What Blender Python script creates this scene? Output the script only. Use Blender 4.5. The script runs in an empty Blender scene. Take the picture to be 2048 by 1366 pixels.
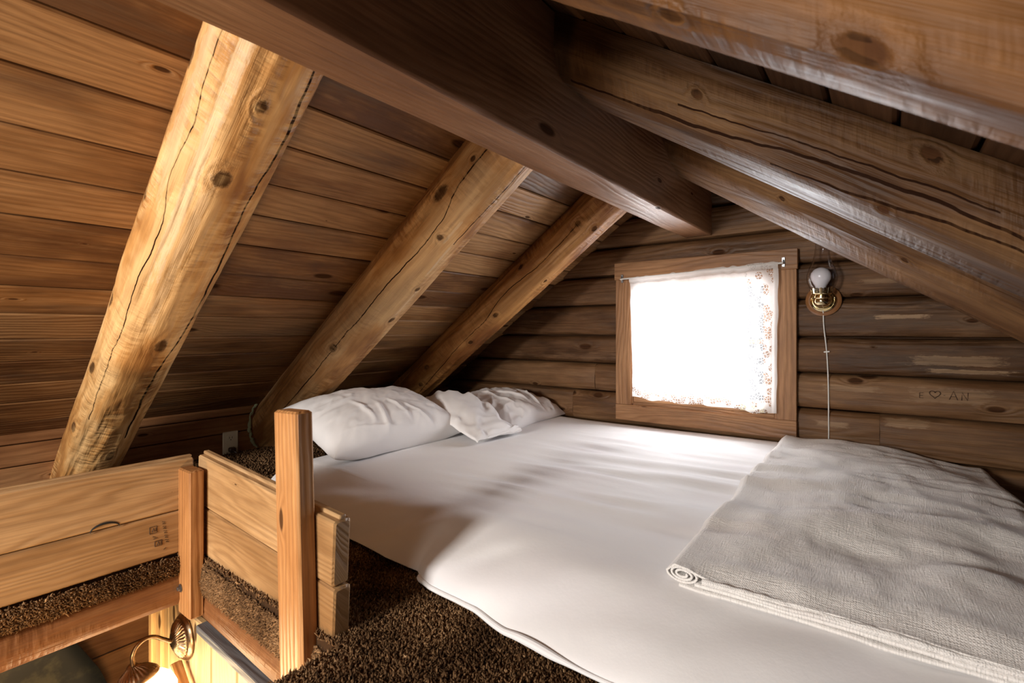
import bpy, math, random
import numpy as np
from mathutils import Vector
S = bpy.context.scene
H = 0.65                                  # eye height above the loft floor; builders below give z relative to the eye
rs = np.random.RandomState(7); random.seed(7)
def R(d): return math.radians(d)

# ------------------------------------------------------------------ camera, world, lights, exposure
cam = bpy.data.cameras.new('camera'); camo = bpy.data.objects.new('camera', cam); S.collection.objects.link(camo)
camo.location = (0, 0, H); camo.rotation_euler = (R(90), 0, R(37.0))
cam.sensor_width = 36; cam.lens = 36*1000/2048; cam.shift_y = -(658-683)/2048*-1
cam.dof.use_dof = True; cam.dof.focus_distance = 2.0; cam.dof.aperture_fstop = 7.0
cam.clip_start = 0.02; S.camera = camo
S.view_settings.view_transform = 'Standard'; S.view_settings.look = 'None'; S.view_settings.gamma = 1
S.view_settings.use_curve_mapping = False
S.view_settings.exposure = 0.22
W = bpy.data.worlds.new('world'); S.world = W; W.use_nodes = True
bg = W.node_tree.nodes['Background']; bg.inputs[0].default_value = (0.90, 0.93, 1.0, 1); bg.inputs[1].default_value = 0.10

def area(name, loc, target, size, sizey, power, col, spread=180):
    l = bpy.data.lights.new(name, 'AREA'); l.shape = 'RECTANGLE'; l.size = size; l.size_y = sizey
    l.energy = power; l.color = col; l.spread = R(spread)
    o = bpy.data.objects.new(name, l); S.collection.objects.link(o)
    o.location = (loc[0], loc[1], loc[2]+H)
    d = Vector((target[0]-loc[0], target[1]-loc[1], target[2]-loc[2])); o.rotation_euler = d.to_track_quat('-Z', 'Y').to_euler()
    return o
# daylight standing outside the small gable window
area('window_daylight', (-0.76, 3.15, -0.02), (-0.76, 2.0, -0.06), 1.1, 1.1, 125, (0.98, 0.985, 1.0))
# daylight from the window at the other end of the loft
area('loft_daylight', (-1.15, -1.9, 0.25), (-0.9, 1.0, -0.35), 0.45, 0.45, 78, (1.0, 0.955, 0.895))
area('low_outlet_fill', (-0.25, -1.7, 0.0), (-2.3, 1.1, -0.5), 0.4, 0.4, 6, (1.0, 0.92, 0.80))  # added low fill to brighten the outlet wall
# warm lamps of the room below, shining up through the ladder opening
def point(name, loc, power, col, rad):
    l = bpy.data.lights.new(name, 'POINT'); l.energy = power; l.color = col; l.shadow_soft_size = rad
    o = bpy.data.objects.new(name, l); S.collection.objects.link(o); o.location = (loc[0], loc[1], loc[2]+H); return o
point('room_below_lamp', (-1.05, -0.25, -1.15), 26, (1.0, 0.66, 0.34), 0.10)
LAMP_P = 9.0

# ------------------------------------------------------------------ object helpers
def tag(o, label=None, cat=None, group=None, kind=None):
    if label: o['label'] = label
    if cat: o['category'] = cat
    if group: o['group'] = group
    if kind: o['kind'] = kind
    return o
def thing(name, loc, label, cat, group=None, kind=None):
    o = bpy.data.objects.new(name, None); S.collection.objects.link(o); o.empty_display_size = .05
    o.location = (loc[0], loc[1], loc[2]+H); tag(o, label, cat, group, kind); return o
def origin(p):
    v = np.zeros(3)
    while p is not None: v += np.array(p.location); p = p.parent
    return v
class MB:
    """collects vertices/faces with per-loop uv (u along the grain, v across, metres) and a per-face random"""
    def __init__(s): s.v=[]; s.f=[]; s.uv=[]; s.rn=[]; s.n=0; s.mi=[]
    def add(s, verts, faces, uvs=None, rn=0.0, mi=0):
        verts=np.asarray(verts,float); s.v.append(verts)
        for i,f in enumerate(faces):
            s.f.append([k+s.n for k in f]); s.rn.append(rn); s.mi.append(mi)
            s.uv.append(uvs[i] if uvs is not None else [(0,0)]*len(f))
        s.n+=len(verts)
    def build(s, name, mats, parent=None, angle=35, smooth=True):
        me=bpy.data.meshes.new(name); V=np.concatenate(s.v).copy(); V[:,2]+=H
        V-=origin(parent)
        me.from_pydata(V.tolist(), [], s.f)
        uvl=me.uv_layers.new(name='UVMap'); flat=np.array([c for f in s.uv for c in f],dtype=np.float32).ravel(); uvl.data.foreach_set('uv',flat)
        at=me.attributes.new('rnd','FLOAT','FACE'); at.data.foreach_set('value',np.array(s.rn,dtype=np.float32))
        if not isinstance(mats,(list,tuple)): mats=[mats]
        for m in mats: me.materials.append(m)
        me.polygons.foreach_set('material_index',np.array(s.mi,dtype=np.int32))
        if smooth:
            me.polygons.foreach_set('use_smooth',np.ones(len(s.f),dtype=bool)); me.set_sharp_from_angle(angle=R(angle))
        me.update(); o=bpy.data.objects.new(name,me); S.collection.objects.link(o)
        if parent is not None: o.parent=parent
        return o
    # --- prism swept along an axis; rings = list of (m,3) arrays; uv v = perimeter length
    def rings(s, rings, us, rn=0.0, vo=0.0, cap=True, closed=True, mi=0, vs=None):
        m=len(rings[0]); n=len(rings); V=np.concatenate(rings)
        r0=np.asarray(rings[0]); 
        if vs is None:
            per=np.concatenate([[0],np.cumsum(np.linalg.norm(np.roll(r0,-1,0)-r0,axis=1))])+vo
        else: per=vs
        F=[];U=[]
        for i in range(n-1):
            for j in range(m if closed else m-1):
                k=(j+1)%m
                F.append([i*m+j,i*m+k,(i+1)*m+k,(i+1)*m+j]); U.append([(us[i],per[j]),(us[i],per[j+1]),(us[i+1],per[j+1]),(us[i+1],per[j])])
        if cap and closed:
            for i,rev in ((0,True),(n-1,False)):
                idx=list(range(m)); c=np.mean(rings[i],axis=0)
                if rev: idx=idx[::-1]
                F.append([i*m+j for j in idx]); U.append([(us[i]+np.linalg.norm(rings[i][j]-c)*.3, per[j]*.3+np.dot(rings[i][j]-c,(1,1,1))) for j in idx])
        s.add(V,F,U,rn,mi)
    def box(s, p0, p1, w, t, up=(0,0,1), bev=0.003, rn=None, n=1, taper=1.0, jit=0, mi=0):
        """bar from p0 to p1 (centres); t = size along up, w = size across"""
        p0=np.array(p0,float);p1=np.array(p1,float);a=p1-p0;L=np.linalg.norm(a);a/=L
        up=np.array(up,float);up=up-a*np.dot(up,a);up/=np.linalg.norm(up);sd=np.cross(a,up)
        b=min(bev,w*.45,t*.45); hw=w/2;ht=t/2
        pr=[(-hw+b,-ht),(hw-b,-ht),(hw,-ht+b),(hw,ht-b),(hw-b,ht),(-hw+b,ht),(-hw,ht-b),(-hw,-ht+b)]
        pr=pr[::-1]
        rg=[];us=[]; rn=rs.rand() if rn is None else rn; off=rs.rand()*20
        K=max(1,n)
        inset=[(0,.5 if False else 1-b/hw,1-b/ht)] 
        st=[(0,1-b/hw,1-b/ht),(b,1,1)]+[(b+(L-2*b)*i/K,1,1) for i in range(1,K)]+[(L-b,1,1),(L,1-b/hw,1-b/ht)]
        for x,kx,kt in st:
            f=1+(taper-1)*x/L
            rg.append(np.array([p0+a*x+sd*(q[0]*kx*f)+up*(q[1]*kt*f) for q in pr])); us.append(off+x)
        s.rings(rg,us,rn,rs.rand()*5,mi=mi)
    def lathe(s, prof, c, ax=(0,0,1), seg=32, ref=(1,0,0), ripple=None, mi=0, rn=0):
        """prof: list of (r, h) along ax from c"""
        ax=np.array(ax,float);ax/=np.linalg.norm(ax);r=np.array(ref,float);r=r-ax*np.dot(r,ax)
        if np.linalg.norm(r)<1e-4: r=np.array((0,1,0.));r=r-ax*np.dot(r,ax)
        r/=np.linalg.norm(r);q=np.cross(ax,r);c=np.array(c,float)
        rg=[]
        for i,(rad,h) in enumerate(prof):
            k=ripple(i) if ripple else None
            ring=[]
            for j in range(seg):
                t=2*math.pi*j/seg; rr=rad; hh=h
                if k: rr=rad+k*math.cos(t*k_n); 
                ring.append(c+ax*hh+(r*math.cos(t)+q*math.sin(t))*rr)
            rg.append(np.array(ring))
        s.rings(rg,[p[1] for p in prof],rn,cap=True,mi=mi)
    def tube(s, pts, rad, seg=10, mi=0, rn=0, cap=True):
        P=np.array(pts,float); n=len(P); T=np.gradient(P,axis=0); T/=np.linalg.norm(T,axis=1)[:,None]+1e-12
        u=np.array((0.31,0.22,0.93)); rg=[];us=[];L=0
        for i in range(n):
            u=u-T[i]*np.dot(u,T[i]);u/=np.linalg.norm(u);w=np.cross(T[i],u)
            r_=rad[i] if hasattr(rad,'__len__') else rad
            rg.append(np.array([P[i]+(u*math.cos(2*math.pi*j/seg)+w*math.sin(2*math.pi*j/seg))*r_ for j in range(seg)]))
            if i: L+=np.linalg.norm(P[i]-P[i-1])
            us.append(L)
        s.rings(rg,us,rn,cap=cap,mi=mi)
    def grid(s, P, uv=None, rn=0, mi=0, flip=False):
        n,m,_=P.shape; F=[];U=[]
        for i in range(n-1):
            for j in range(m-1):
                q=[i*m+j,i*m+j+1,(i+1)*m+j+1,(i+1)*m+j]
                if flip: q=q[::-1]
                F.append(q)
                U.append([tuple(uv[k//m,k%m]) for k in q] if uv is not None else [(0,0)]*4)
        s.add(P.reshape(-1,3),F,U,rn,mi)
def spline(pts, n=12):
    P=np.array(pts,float); Q=[]
    E=np.vstack([2*P[0]-P[1],P,2*P[-1]-P[-2]])
    for i in range(len(P)-1):
        p0,p1,p2,p3=E[i:i+4]
        for k in range(n):
            t=k/n; Q.append(.5*((2*p1)+(-p0+p2)*t+(2*p0-5*p1+4*p2-p3)*t*t+(-p0+3*p1-3*p2+p3)*t**3))
    Q.append(P[-1]); return np.array(Q)
# numpy value noise
_T=rs.rand(64,64,64)
def vn(x,y,z=0):
    x,y,z=np.broadcast_arrays(np.asarray(x,float),np.asarray(y,float),np.asarray(z,float))
    xi=np.floor(x).astype(int);yi=np.floor(y).astype(int);zi=np.floor(z).astype(int)
    fx=x-xi;fy=y-yi;fz=z-zi
    fx=fx*fx*fx*(fx*(fx*6-15)+10);fy=fy*fy*fy*(fy*(fy*6-15)+10);fz=fz*fz*(3-2*fz); r=0
    for a in (0,1):
        for b in (0,1):
            for c in (0,1):
                r=r+_T[(xi+a)%64,(yi+b)%64,(zi+c)%64]*(fx if a else 1-fx)*(fy if b else 1-fy)*(fz if c else 1-fz)
    return r*2-1
def fbm(x,y,z=0,o=3):
    r=0;a=1
    for i in range(o): r=r+a*vn(x*2**i+i*7.3,y*2**i+i*3.1,z+i*11.7);a*=.5
    return r
def ss(a,b,x):
    t=np.clip((x-a)/(b-a),0,1); return t*t*(3-2*t)

# ------------------------------------------------------------------ materials
class NT:
    def __init__(s,name):
        s.m=bpy.data.materials.new(name); s.m.use_nodes=True; s.t=s.m.node_tree; s.t.nodes.clear()
        s.out=s.t.nodes.new('ShaderNodeOutputMaterial')
    def n(s,typ,ins={},**kw):
        nd=s.t.nodes.new('ShaderNode'+typ)
        for k,v in kw.items(): setattr(nd,k,v)
        for k,v in ins.items():
            sk=nd.inputs[k]
            if isinstance(v,bpy.types.NodeSocket): s.t.links.new(v,sk)
            else:
                if sk.type=='RGBA' and len(v)==3: v=(*v,1)
                sk.default_value=v
        return nd
    def math(s,op,a,b=0.0,c=0.0,clamp=False):
        nd=s.n('Math',{0:a,1:b,2:c},operation=op); nd.use_clamp=clamp; return nd.outputs[0]
    def mix(s,f,a,b,mode='MIX'):
        nd=s.n('Mix',{},data_type='RGBA',blend_type=mode)
        for k,v in ((0,f),(6,a),(7,b)):
            sk=nd.inputs[k]
            if isinstance(v,bpy.types.NodeSocket): s.t.links.new(v,sk)
            else: sk.default_value=v if k==0 else ((*v,1) if len(v)==3 else v)
        return nd.outputs[2]
    def mr(s,x,a,b,c=0.0,d=1.0,smooth=True):
        nd=s.n('MapRange',{0:x,1:a,2:b,3:c,4:d}); 
        if smooth: nd.interpolation_type='SMOOTHSTEP'
        return nd.outputs[0]
    def noise(s,vec,scale=1.0,detail=3.0,rough=.5,dim='3D'):
        return s.n('TexNoise',{'Vector':vec,'Scale':scale,'Detail':detail,'Roughness':rough},noise_dimensions=dim).outputs[0]
    def comb(s,x,y,z): return s.n('CombineXYZ',{0:x,1:y,2:z}).outputs[0]
    def bsdf(s,**kw):
        b=s.n('BsdfPrincipled'); 
        for k,v in kw.items():
            k=k.replace('_',' ')
            if isinstance(v,bpy.types.NodeSocket): s.t.links.new(v,b.inputs[k])
            else: b.inputs[k].default_value=(*v,1) if isinstance(v,tuple) and len(v)==3 else v
        s.t.links.new(b.outputs[0],s.out.inputs[0]); return b
def wood(name, dark, mid, light, rings=28, warp=5.0, ringk=.35, fiber=.25, knot=1.0, knotsc=(2.2,7.0), var=.25, rough=(.42,.62),
         bump=.35, knots=(), cracks=(), ripple=0.0, stain=None, patches=(), patchcol=None, vsc=1.0, spec=.24, con=0.0, wear=0.0, wearcol=None, grey=0.0):
    T=NT(name); uv=T.n('UVMap',uv_map='UVMap').outputs[0]; sp=T.n('SeparateXYZ',{0:uv}); u=sp.outputs[0]; v=sp.outputs[1]
    rnd=T.n('Attribute',attribute_name='rnd').outputs['Fac']; r37=T.math('MULTIPLY',rnd,37.0)
    # slow wander of the grain
    w1=T.noise(T.comb(T.math('MULTIPLY',u,0.9),T.math('MULTIPLY',v,5.0*vsc),r37),1,2,.5)
    w2=T.noise(T.comb(T.math('MULTIPLY',u,5.0),T.math('MULTIPLY',v,22.0),r37),1,2,.6)
    q=T.math('MULTIPLY_ADD',w1,warp*2,T.math('MULTIPLY',v,rings))
    q=T.math('MULTIPLY_ADD',w2,1.1,q)
    km=None; mk=None
    def addk(d,q,km,strength=1.0):
        # d: normalised distance, 1 = knot edge
        b=T.mr(d,3.0,0.6,0,1.3*strength); q=T.math('ADD',q,b)
        k=T.mr(d,1.3,.75); return q,(k if km is None else T.math('MAXIMUM',km,k))
    if knot>0:
        vo=T.n('TexVoronoi',{'Vector':T.comb(T.math('MULTIPLY_ADD',u,knotsc[0],r37),T.math('MULTIPLY',v,knotsc[1]),0.0),'Scale':1.0,'Randomness':1.0},voronoi_dimensions='2D')
        sel=T.n('SeparateXYZ',{0:vo.outputs['Color']}).outputs[0]
        d=T.math('DIVIDE',vo.outputs['Distance'],T.math('MAXIMUM',T.math('MULTIPLY',T.math('SUBTRACT',sel,.35),.14*knot),.002))
        q,km=addk(d,q,km)
    for (ku,kv,ru,rv) in knots:
        du=T.math('DIVIDE',T.math('SUBTRACT',u,ku),ru); dv=T.math('DIVIDE',T.math('SUBTRACT',v,kv),rv)
        d=T.math('SQRT',T.math('ADD',T.math('MULTIPLY',du,du),T.math('MULTIPLY',dv,dv)))
        kn_=T.noise(T.comb(T.math('MULTIPLY',u,90.0),T.math('MULTIPLY',v,130.0),3.0),1,3,.6); d=T.math('MULTIPLY_ADD',T.math('SUBTRACT',w2,.5),.9,T.math('MULTIPLY_ADD',T.math('SUBTRACT',kn_,.5),.7,d))
        q,km=addk(d,q,km,.8)
    fr=T.math('FRACT',q); ring=T.mr(T.math('ABSOLUTE',T.math('SUBTRACT',fr,.55)),.0,.42,1,0)
    fib=T.noise(T.comb(T.math('MULTIPLY',u,7.0),T.math('MULTIPLY',v,260.0),r37),1,3,.6)
    blot=T.noise(T.comb(T.math('MULTIPLY',u,2.2),T.math('MULTIPLY',v,7.0),r37),1,4,.6)
    c=T.n('ValToRGB',{0:T.math('MULTIPLY_ADD',T.math('SUBTRACT',rnd,.5),var,blot)}); e=c.color_ramp.elements
    e[0].position=.3+con;e[0].color=(*dark,1);e[1].position=.72-con;e[1].color=(*light,1);m_=c.color_ramp.elements.new(.5);m_.color=(*mid,1)
    col=c.outputs[0]
    if wear>0:
        wn=T.noise(T.comb(T.math('MULTIPLY',u,3.0),T.math('MULTIPLY',v,16.0),T.math('ADD',r37,9)),1,5,.68)
        wm=T.math('MULTIPLY',T.mr(wn,.52,.68),wear); col=T.mix(wm,col,wearcol or light)
    if grey>0:
        gn=T.noise(T.comb(T.math('MULTIPLY',u,1.6),T.math('MULTIPLY',v,9.0),T.math('ADD',r37,4)),1,5,.65)
        col=T.mix(T.math('MULTIPLY',T.mr(gn,.5,.75),grey),col,(.11,.085,.062))
    for (pu,pv,hu,hv,k) in patches:
        du=T.math('DIVIDE',T.math('ABSOLUTE',T.math('SUBTRACT',u,pu)),hu); dv=T.math('DIVIDE',T.math('ABSOLUTE',T.math('SUBTRACT',v,pv)),hv)
        mm=T.math('MAXIMUM',du,dv)
        pn=T.noise(T.comb(T.math('MULTIPLY',u,30.0),T.math('MULTIPLY',v,90.0),pu*13),1,4,.7)
        mm=T.math('ADD',mm,T.math('MULTIPLY',T.math('SUBTRACT',pn,.5),1.5))
        col=T.mix(T.math('MULTIPLY',T.mr(mm,1.1,.75),k),col,patchcol)
    dk=T.math('MULTIPLY',ring,ringk)
    col=T.mix(dk,col,tuple(x*y for x,y in zip(mid,(.42,.34,.28))))
    col=T.mix(T.math('MULTIPLY',T.mr(fib,.62,.35),fiber),col,tuple(x*.35 for x in dark))
    ht=T.math('MULTIPLY_ADD',ring,-.5,T.math('MULTIPLY',fib,.45))
    if km is not None:
        kr=T.math('FRACT',T.math('MULTIPLY',q,1.7))
        kc=T.mix(kr,(.022,.010,.006),(.075,.031,.014))
        col=T.mix(T.math('MULTIPLY',km,.88),col,kc); ht=T.math('MULTIPLY_ADD',km,-.7,ht)
    for pts,wd in cracks:
        fc=T.n('FloatCurve',{'Value':T.mr(u,0,2.4,0,1,False)}); cv=fc.mapping.curves[0]
        cv.points[0].location=(pts[0][0]/2.4,(pts[0][1]+.4)/.8); cv.points[1].location=(pts[-1][0]/2.4,(pts[-1][1]+.4)/.8)
        for a_,b_ in pts[1:-1]: cv.points.new(a_/2.4,(b_+.4)/.8)
        fc.mapping.update()
        cvv=T.math('MULTIPLY_ADD',fc.outputs[0],.8,-.4)
        jn=T.noise(T.comb(T.math('MULTIPLY',u,9.0),0.0,wd*99),1,3,.6)
        dd=T.math('ABSOLUTE',T.math('MULTIPLY_ADD',T.math('SUBTRACT',jn,.5),.02,T.math('SUBTRACT',v,cvv)))
        wv=T.math('MULTIPLY_ADD',T.noise(T.comb(T.math('MULTIPLY',u,4.0),3.0,wd*9),1,2,.5),wd*1.6,wd*.1)
        inr=T.math('MULTIPLY',T.mr(u,pts[0][0]-.02,pts[0][0]+.03),T.mr(u,pts[-1][0]+.02,pts[-1][0]-.1))
        cm=T.math('MULTIPLY',T.math('LESS_THAN',dd,wv),T.math('GREATER_THAN',inr,.3))
        mk=cm if mk is None else T.math('MAXIMUM',mk,cm); col=T.mix(cm,col,(.020,.008,.004)); ht=T.math('MULTIPLY_ADD',cm,-3.0,ht)
    if ripple>0:
        rp=T.noise(T.comb(T.math('MULTIPLY',u,75.0),T.math('MULTIPLY',v,14.0),r37),1,2,.5)
        rm=T.mr(T.noise(T.comb(T.math('MULTIPLY',u,3.0),T.math('MULTIPLY',v,12.0),5.0),1,2,.5),.42,.6)
        ht=T.math('MULTIPLY_ADD',T.math('MULTIPLY',rp,rm),ripple*3,ht)
        col=T.mix(T.math('MULTIPLY',T.math('MULTIPLY',T.mr(rp,.4,.6),rm),ripple*.30),col,tuple(min(1,x*1.5) for x in light))
    bp=T.n('Bump',{'Strength':bump,'Distance':.0055,'Height':ht})
    if km is not None: mk=km if mk is None else T.math('MAXIMUM',mk,km)
    if mk is not None: spec=T.math('MULTIPLY',T.math('SUBTRACT',1.0,T.math('MULTIPLY',mk,.95)),spec)
    T.bsdf(Base_Color=col,Roughness=T.mr(blot,.3,.7,rough[0],rough[1]),Normal=bp.outputs[0],Specular_IOR_Level=spec)
    return T.m
def plain(name,col,rough=.5,metal=0.0,**kw):
    T=NT(name); T.bsdf(Base_Color=col,Roughness=rough,Metallic=metal,**kw); return T.m
def metal(name,col,rough=.2):
    T=NT(name); g=T.n('TexCoord').outputs['Object']; n=T.noise(g,60,3,.6)
    T.bsdf(Base_Color=T.mix(T.mr(n,.4,.7),col,tuple(x*.6 for x in col)),Roughness=T.mr(n,.3,.7,rough*.8,rough*1.5),Metallic=1.0); return T.m
def cloth(name,col,weave=0.0,scale=900,rough=.85,bump=.15,wr=0.0,big=0.0,bigvec=(8,22),translu=0.0,crk=0.0,tint=None):
    T=NT(name); uv=T.n('UVMap',uv_map='UVMap').outputs[0]; sp=T.n('SeparateXYZ',{0:uv});u=sp.outputs[0];v=sp.outputs[1]
    a=T.math('SINE',T.math('MULTIPLY',u,scale)); b=T.math('SINE',T.math('MULTIPLY',v,scale))
    ht=T.math('MULTIPLY',T.math('MULTIPLY',a,b),weave)
    if wr>0:
        n=T.noise(T.comb(T.math('MULTIPLY',u,45.0),T.math('MULTIPLY',v,45.0),1.0),1,4,.6); ht=T.math('MULTIPLY_ADD',n,wr,ht)
    if crk>0:   # crinkled weave: short streaks both ways
        n1=T.noise(T.comb(T.math('MULTIPLY',u,40.0),T.math('MULTIPLY',v,330.0),2.0),1,3,.6); n2=T.noise(T.comb(T.math('MULTIPLY',u,330.0),T.math('MULTIPLY',v,40.0),6.0),1,3,.6)
        ht=T.math('MULTIPLY_ADD',T.math('ADD',n1,n2),crk,ht)
    c=col
    if tint:
        tn=T.noise(T.comb(T.math('MULTIPLY',u,3.0),T.math('MULTIPLY',v,5.0),4.0),1,3,.5); c=T.mix(T.mr(tn,.45,.65),col,tint)
    bp=T.n('Bump',{'Strength':bump,'Distance':.003,'Height':ht})
    bs=T.bsdf(Base_Color=c,Roughness=rough,Normal=bp.outputs[0],Specular_IOR_Level=.15,Sheen_Weight=.15)
    return T.m

# pixel-free measured features of each log: knots (u,v,ru,rv), cracks
M={}
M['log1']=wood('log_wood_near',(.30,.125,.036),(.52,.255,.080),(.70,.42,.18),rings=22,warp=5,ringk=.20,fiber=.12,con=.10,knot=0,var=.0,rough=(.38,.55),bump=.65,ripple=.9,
  knots=[(.38,-.02,.018,.016),(.576,-.034,.024,.021),(.40,-.215,.026,.016),(.75,-.205,.024,.012),(1.127,-.205,.028,.012),(1.188,.005,.03,.018),(1.417,-.18,.026,.012),(1.722,-.156,.024,.012),(1.837,.01,.03,.014)],
  cracks=[([(.2,-.135),(.404,-.138),(.475,-.128),(.635,-.141),(.751,-.119),(.992,-.121),(1.227,-.115),(1.434,-.113),(1.65,-.11)],.0016),
          ([(.2,.046),(.472,.068),(.607,.057),(.898,.072),(1.111,.068),(1.324,.038),(1.75,.04)],.0042)],
  patches=[(.50,-.088,.42,.016,.55),(.42,-.165,.30,.022,.35),(.85,-.05,.25,.012,.3)],patchcol=(.76,.58,.37))
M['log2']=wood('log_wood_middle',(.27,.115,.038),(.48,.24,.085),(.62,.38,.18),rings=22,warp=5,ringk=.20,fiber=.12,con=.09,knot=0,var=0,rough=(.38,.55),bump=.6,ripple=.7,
  knots=[(.544,-.188,.035,.020),(.658,-.08,.013,.013),(.372,-.172,.010,.008),(.907,-.005,.013,.011),(1.106,.003,.018,.014),(1.38,-.12,.022,.015)],
  cracks=[([(.25,-.149),(.483,-.147),(.607,-.116),(.904,-.116),(1.233,-.118),(1.6,-.115),(1.95,-.12)],.0022),([(.2,-.02),(.343,-.010),(.445,-.011),(.545,-.019),(.68,-.019)],.0022)],
  patches=[(.62,-.055,.06,.006,.5),(.75,-.022,.09,.004,.6),(1.0,.0,.1,.003,.6)],patchcol=(.72,.55,.36))
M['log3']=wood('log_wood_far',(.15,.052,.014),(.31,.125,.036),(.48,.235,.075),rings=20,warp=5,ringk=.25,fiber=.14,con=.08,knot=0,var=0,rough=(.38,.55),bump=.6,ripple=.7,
  knots=[(.468,-.136,.018,.015),(.432,-.057,.016,.014),(.829,-.184,.018,.015),(1.115,-.086,.014,.012),(1.349,-.068,.014,.012),(.791,-.025,.012,.009),(1.684,-.147,.016,.013),(1.8,-.094,.014,.012)],
  cracks=[([(.47,-.135),(.597,-.126),(.754,-.123),(.905,-.136),(1.028,-.134),(1.202,-.106),(1.401,-.102),(1.562,-.09),(1.9,-.06)],.0022)])
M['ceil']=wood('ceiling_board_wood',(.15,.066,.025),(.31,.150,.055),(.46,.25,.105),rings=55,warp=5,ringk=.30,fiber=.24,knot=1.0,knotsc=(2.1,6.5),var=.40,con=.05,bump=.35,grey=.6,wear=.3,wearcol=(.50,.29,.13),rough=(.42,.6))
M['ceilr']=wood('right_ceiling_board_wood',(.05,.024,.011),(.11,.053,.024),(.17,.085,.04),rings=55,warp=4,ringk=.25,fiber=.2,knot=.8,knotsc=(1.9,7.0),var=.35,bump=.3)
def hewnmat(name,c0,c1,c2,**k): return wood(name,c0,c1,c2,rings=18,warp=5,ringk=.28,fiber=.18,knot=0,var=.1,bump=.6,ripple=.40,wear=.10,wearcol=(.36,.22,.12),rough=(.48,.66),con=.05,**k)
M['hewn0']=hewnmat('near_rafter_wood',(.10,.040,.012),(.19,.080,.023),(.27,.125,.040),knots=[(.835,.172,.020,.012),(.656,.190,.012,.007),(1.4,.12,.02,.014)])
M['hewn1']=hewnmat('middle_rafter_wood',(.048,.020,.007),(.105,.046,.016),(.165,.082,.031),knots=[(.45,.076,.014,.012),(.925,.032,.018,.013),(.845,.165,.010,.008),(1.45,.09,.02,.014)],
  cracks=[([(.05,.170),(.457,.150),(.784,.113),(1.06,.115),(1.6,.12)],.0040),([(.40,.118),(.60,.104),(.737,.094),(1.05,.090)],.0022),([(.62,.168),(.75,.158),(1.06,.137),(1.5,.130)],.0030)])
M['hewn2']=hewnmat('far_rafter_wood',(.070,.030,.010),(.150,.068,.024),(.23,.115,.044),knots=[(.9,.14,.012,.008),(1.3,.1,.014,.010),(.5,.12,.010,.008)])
M['beam']=wood('ridge_beam_wood',(.155,.070,.031),(.25,.120,.055),(.34,.178,.088),rings=48,warp=4,ringk=.16,fiber=.25,knot=.9,knotsc=(2.2,6.0),var=.1,bump=.18,rough=(.34,.5),spec=.42)
M['wall']=wood('log_wall_wood',(.060,.026,.012),(.135,.060,.027),(.225,.112,.053),rings=30,warp=4,ringk=.25,fiber=.25,knot=.9,knotsc=(2.2,5.0),var=.3,bump=.6,grey=.45,wear=.45,wearcol=(.30,.17,.09),rough=(.42,.62))
M['knee']=wood('knee_wall_wood',(.15,.062,.024),(.26,.115,.045),(.36,.18,.075),rings=45,warp=4,ringk=.25,fiber=.2,knot=.7,knotsc=(1.7,6.0),var=.2,bump=.3)
M['case']=wood('window_casing_wood',(.20,.095,.042),(.32,.160,.072),(.42,.225,.11),rings=55,warp=6,ringk=.33,fiber=.25,knot=.35,knotsc=(1.5,6.0),var=.1,bump=.3)
M['rail']=wood('railing_wood',(.30,.165,.068),(.46,.275,.125),(.60,.39,.20),rings=38,warp=10,ringk=.38,fiber=.2,knot=.35,knotsc=(1.2,5.0),var=.35,bump=.3,rough=(.36,.5),grey=.15,spec=.45)
M['post']=wood('post_wood',(.30,.125,.040),(.48,.225,.080),(.62,.34,.14),rings=70,warp=2,ringk=.33,fiber=.22,knot=.7,knotsc=(2.6,9.0),var=.15,bump=.35,rough=(.34,.5),spec=.45)
M['edge']=wood('edge_beam_wood',(.13,.050,.018),(.23,.095,.034),(.33,.16,.06),rings=24,warp=4,ringk=.22,fiber=.2,knot=.5,knotsc=(2,6),var=.2,bump=.7,ripple=.4,wear=.25,wearcol=(.42,.23,.10),rough=(.45,.6))
M['pine']=wood('lower_pine_plank_wood',(.48,.29,.12),(.62,.40,.18),(.72,.50,.26),rings=40,warp=5,ringk=.2,fiber=.12,knot=.7,knotsc=(2.2,7),var=.15,bump=.2)
M['low']=wood('lower_wall_wood',(.17,.07,.026),(.28,.125,.045),(.38,.19,.075),rings=30,warp=5,ringk=.25,fiber=.2,knot=.6,knotsc=(1.5,5),var=.3,bump=.3)
M['sheet']=cloth('white_sheet_cotton',(.84,.83,.835),weave=.0,bump=.35,wr=.5,tint=(.82,.80,.815))
M['pil']=cloth('pillowcase_cotton',(.83,.81,.81),bump=.3,wr=.4)
M['blank']=cloth('blanket_crinkle_cotton',(.88,.85,.82),bump=.75,wr=.9,crk=1.5,weave=.15,scale=1300,tint=(.83,.785,.755))
M['white']=plain('white_plastic',(.75,.74,.70),.4)
M['ivory']=plain('ivory_plastic',(.70,.66,.52),.35)
M['black']=plain('black_slot',(.01,.01,.01),.6)
M['brownp']=plain('brown_plug_plastic',(.05,.03,.022),.45)
M['brass']=metal('polished_brass',(.80,.68,.42),.10)
M['bronze']=metal('antique_bronze',(.36,.24,.14),.30)
M['steel']=metal('bolt_steel',(.30,.30,.31),.35)
M['lead']=wood('grey_strip_wood',(.10,.10,.10),(.14,.14,.145),(.2,.2,.2),rings=60,ringk=.2,knot=0,var=0)
M['moss']=plain('green_foam_gasket',(.30,.33,.20),.9)
T=NT('clear_glass'); 
fr_=T.mr(T.n('LayerWeight',{'Blend':.5}).outputs['Facing'],.15,1.0,.03,.65,False); fr_=T.math('POWER',fr_,1.6); tp=T.n('BsdfTransparent',{'Color':(.97,.97,.98)}); gs=T.n('BsdfGlossy',{'Roughness':.02}); mx=T.n('MixShader',{0:fr_})
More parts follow.
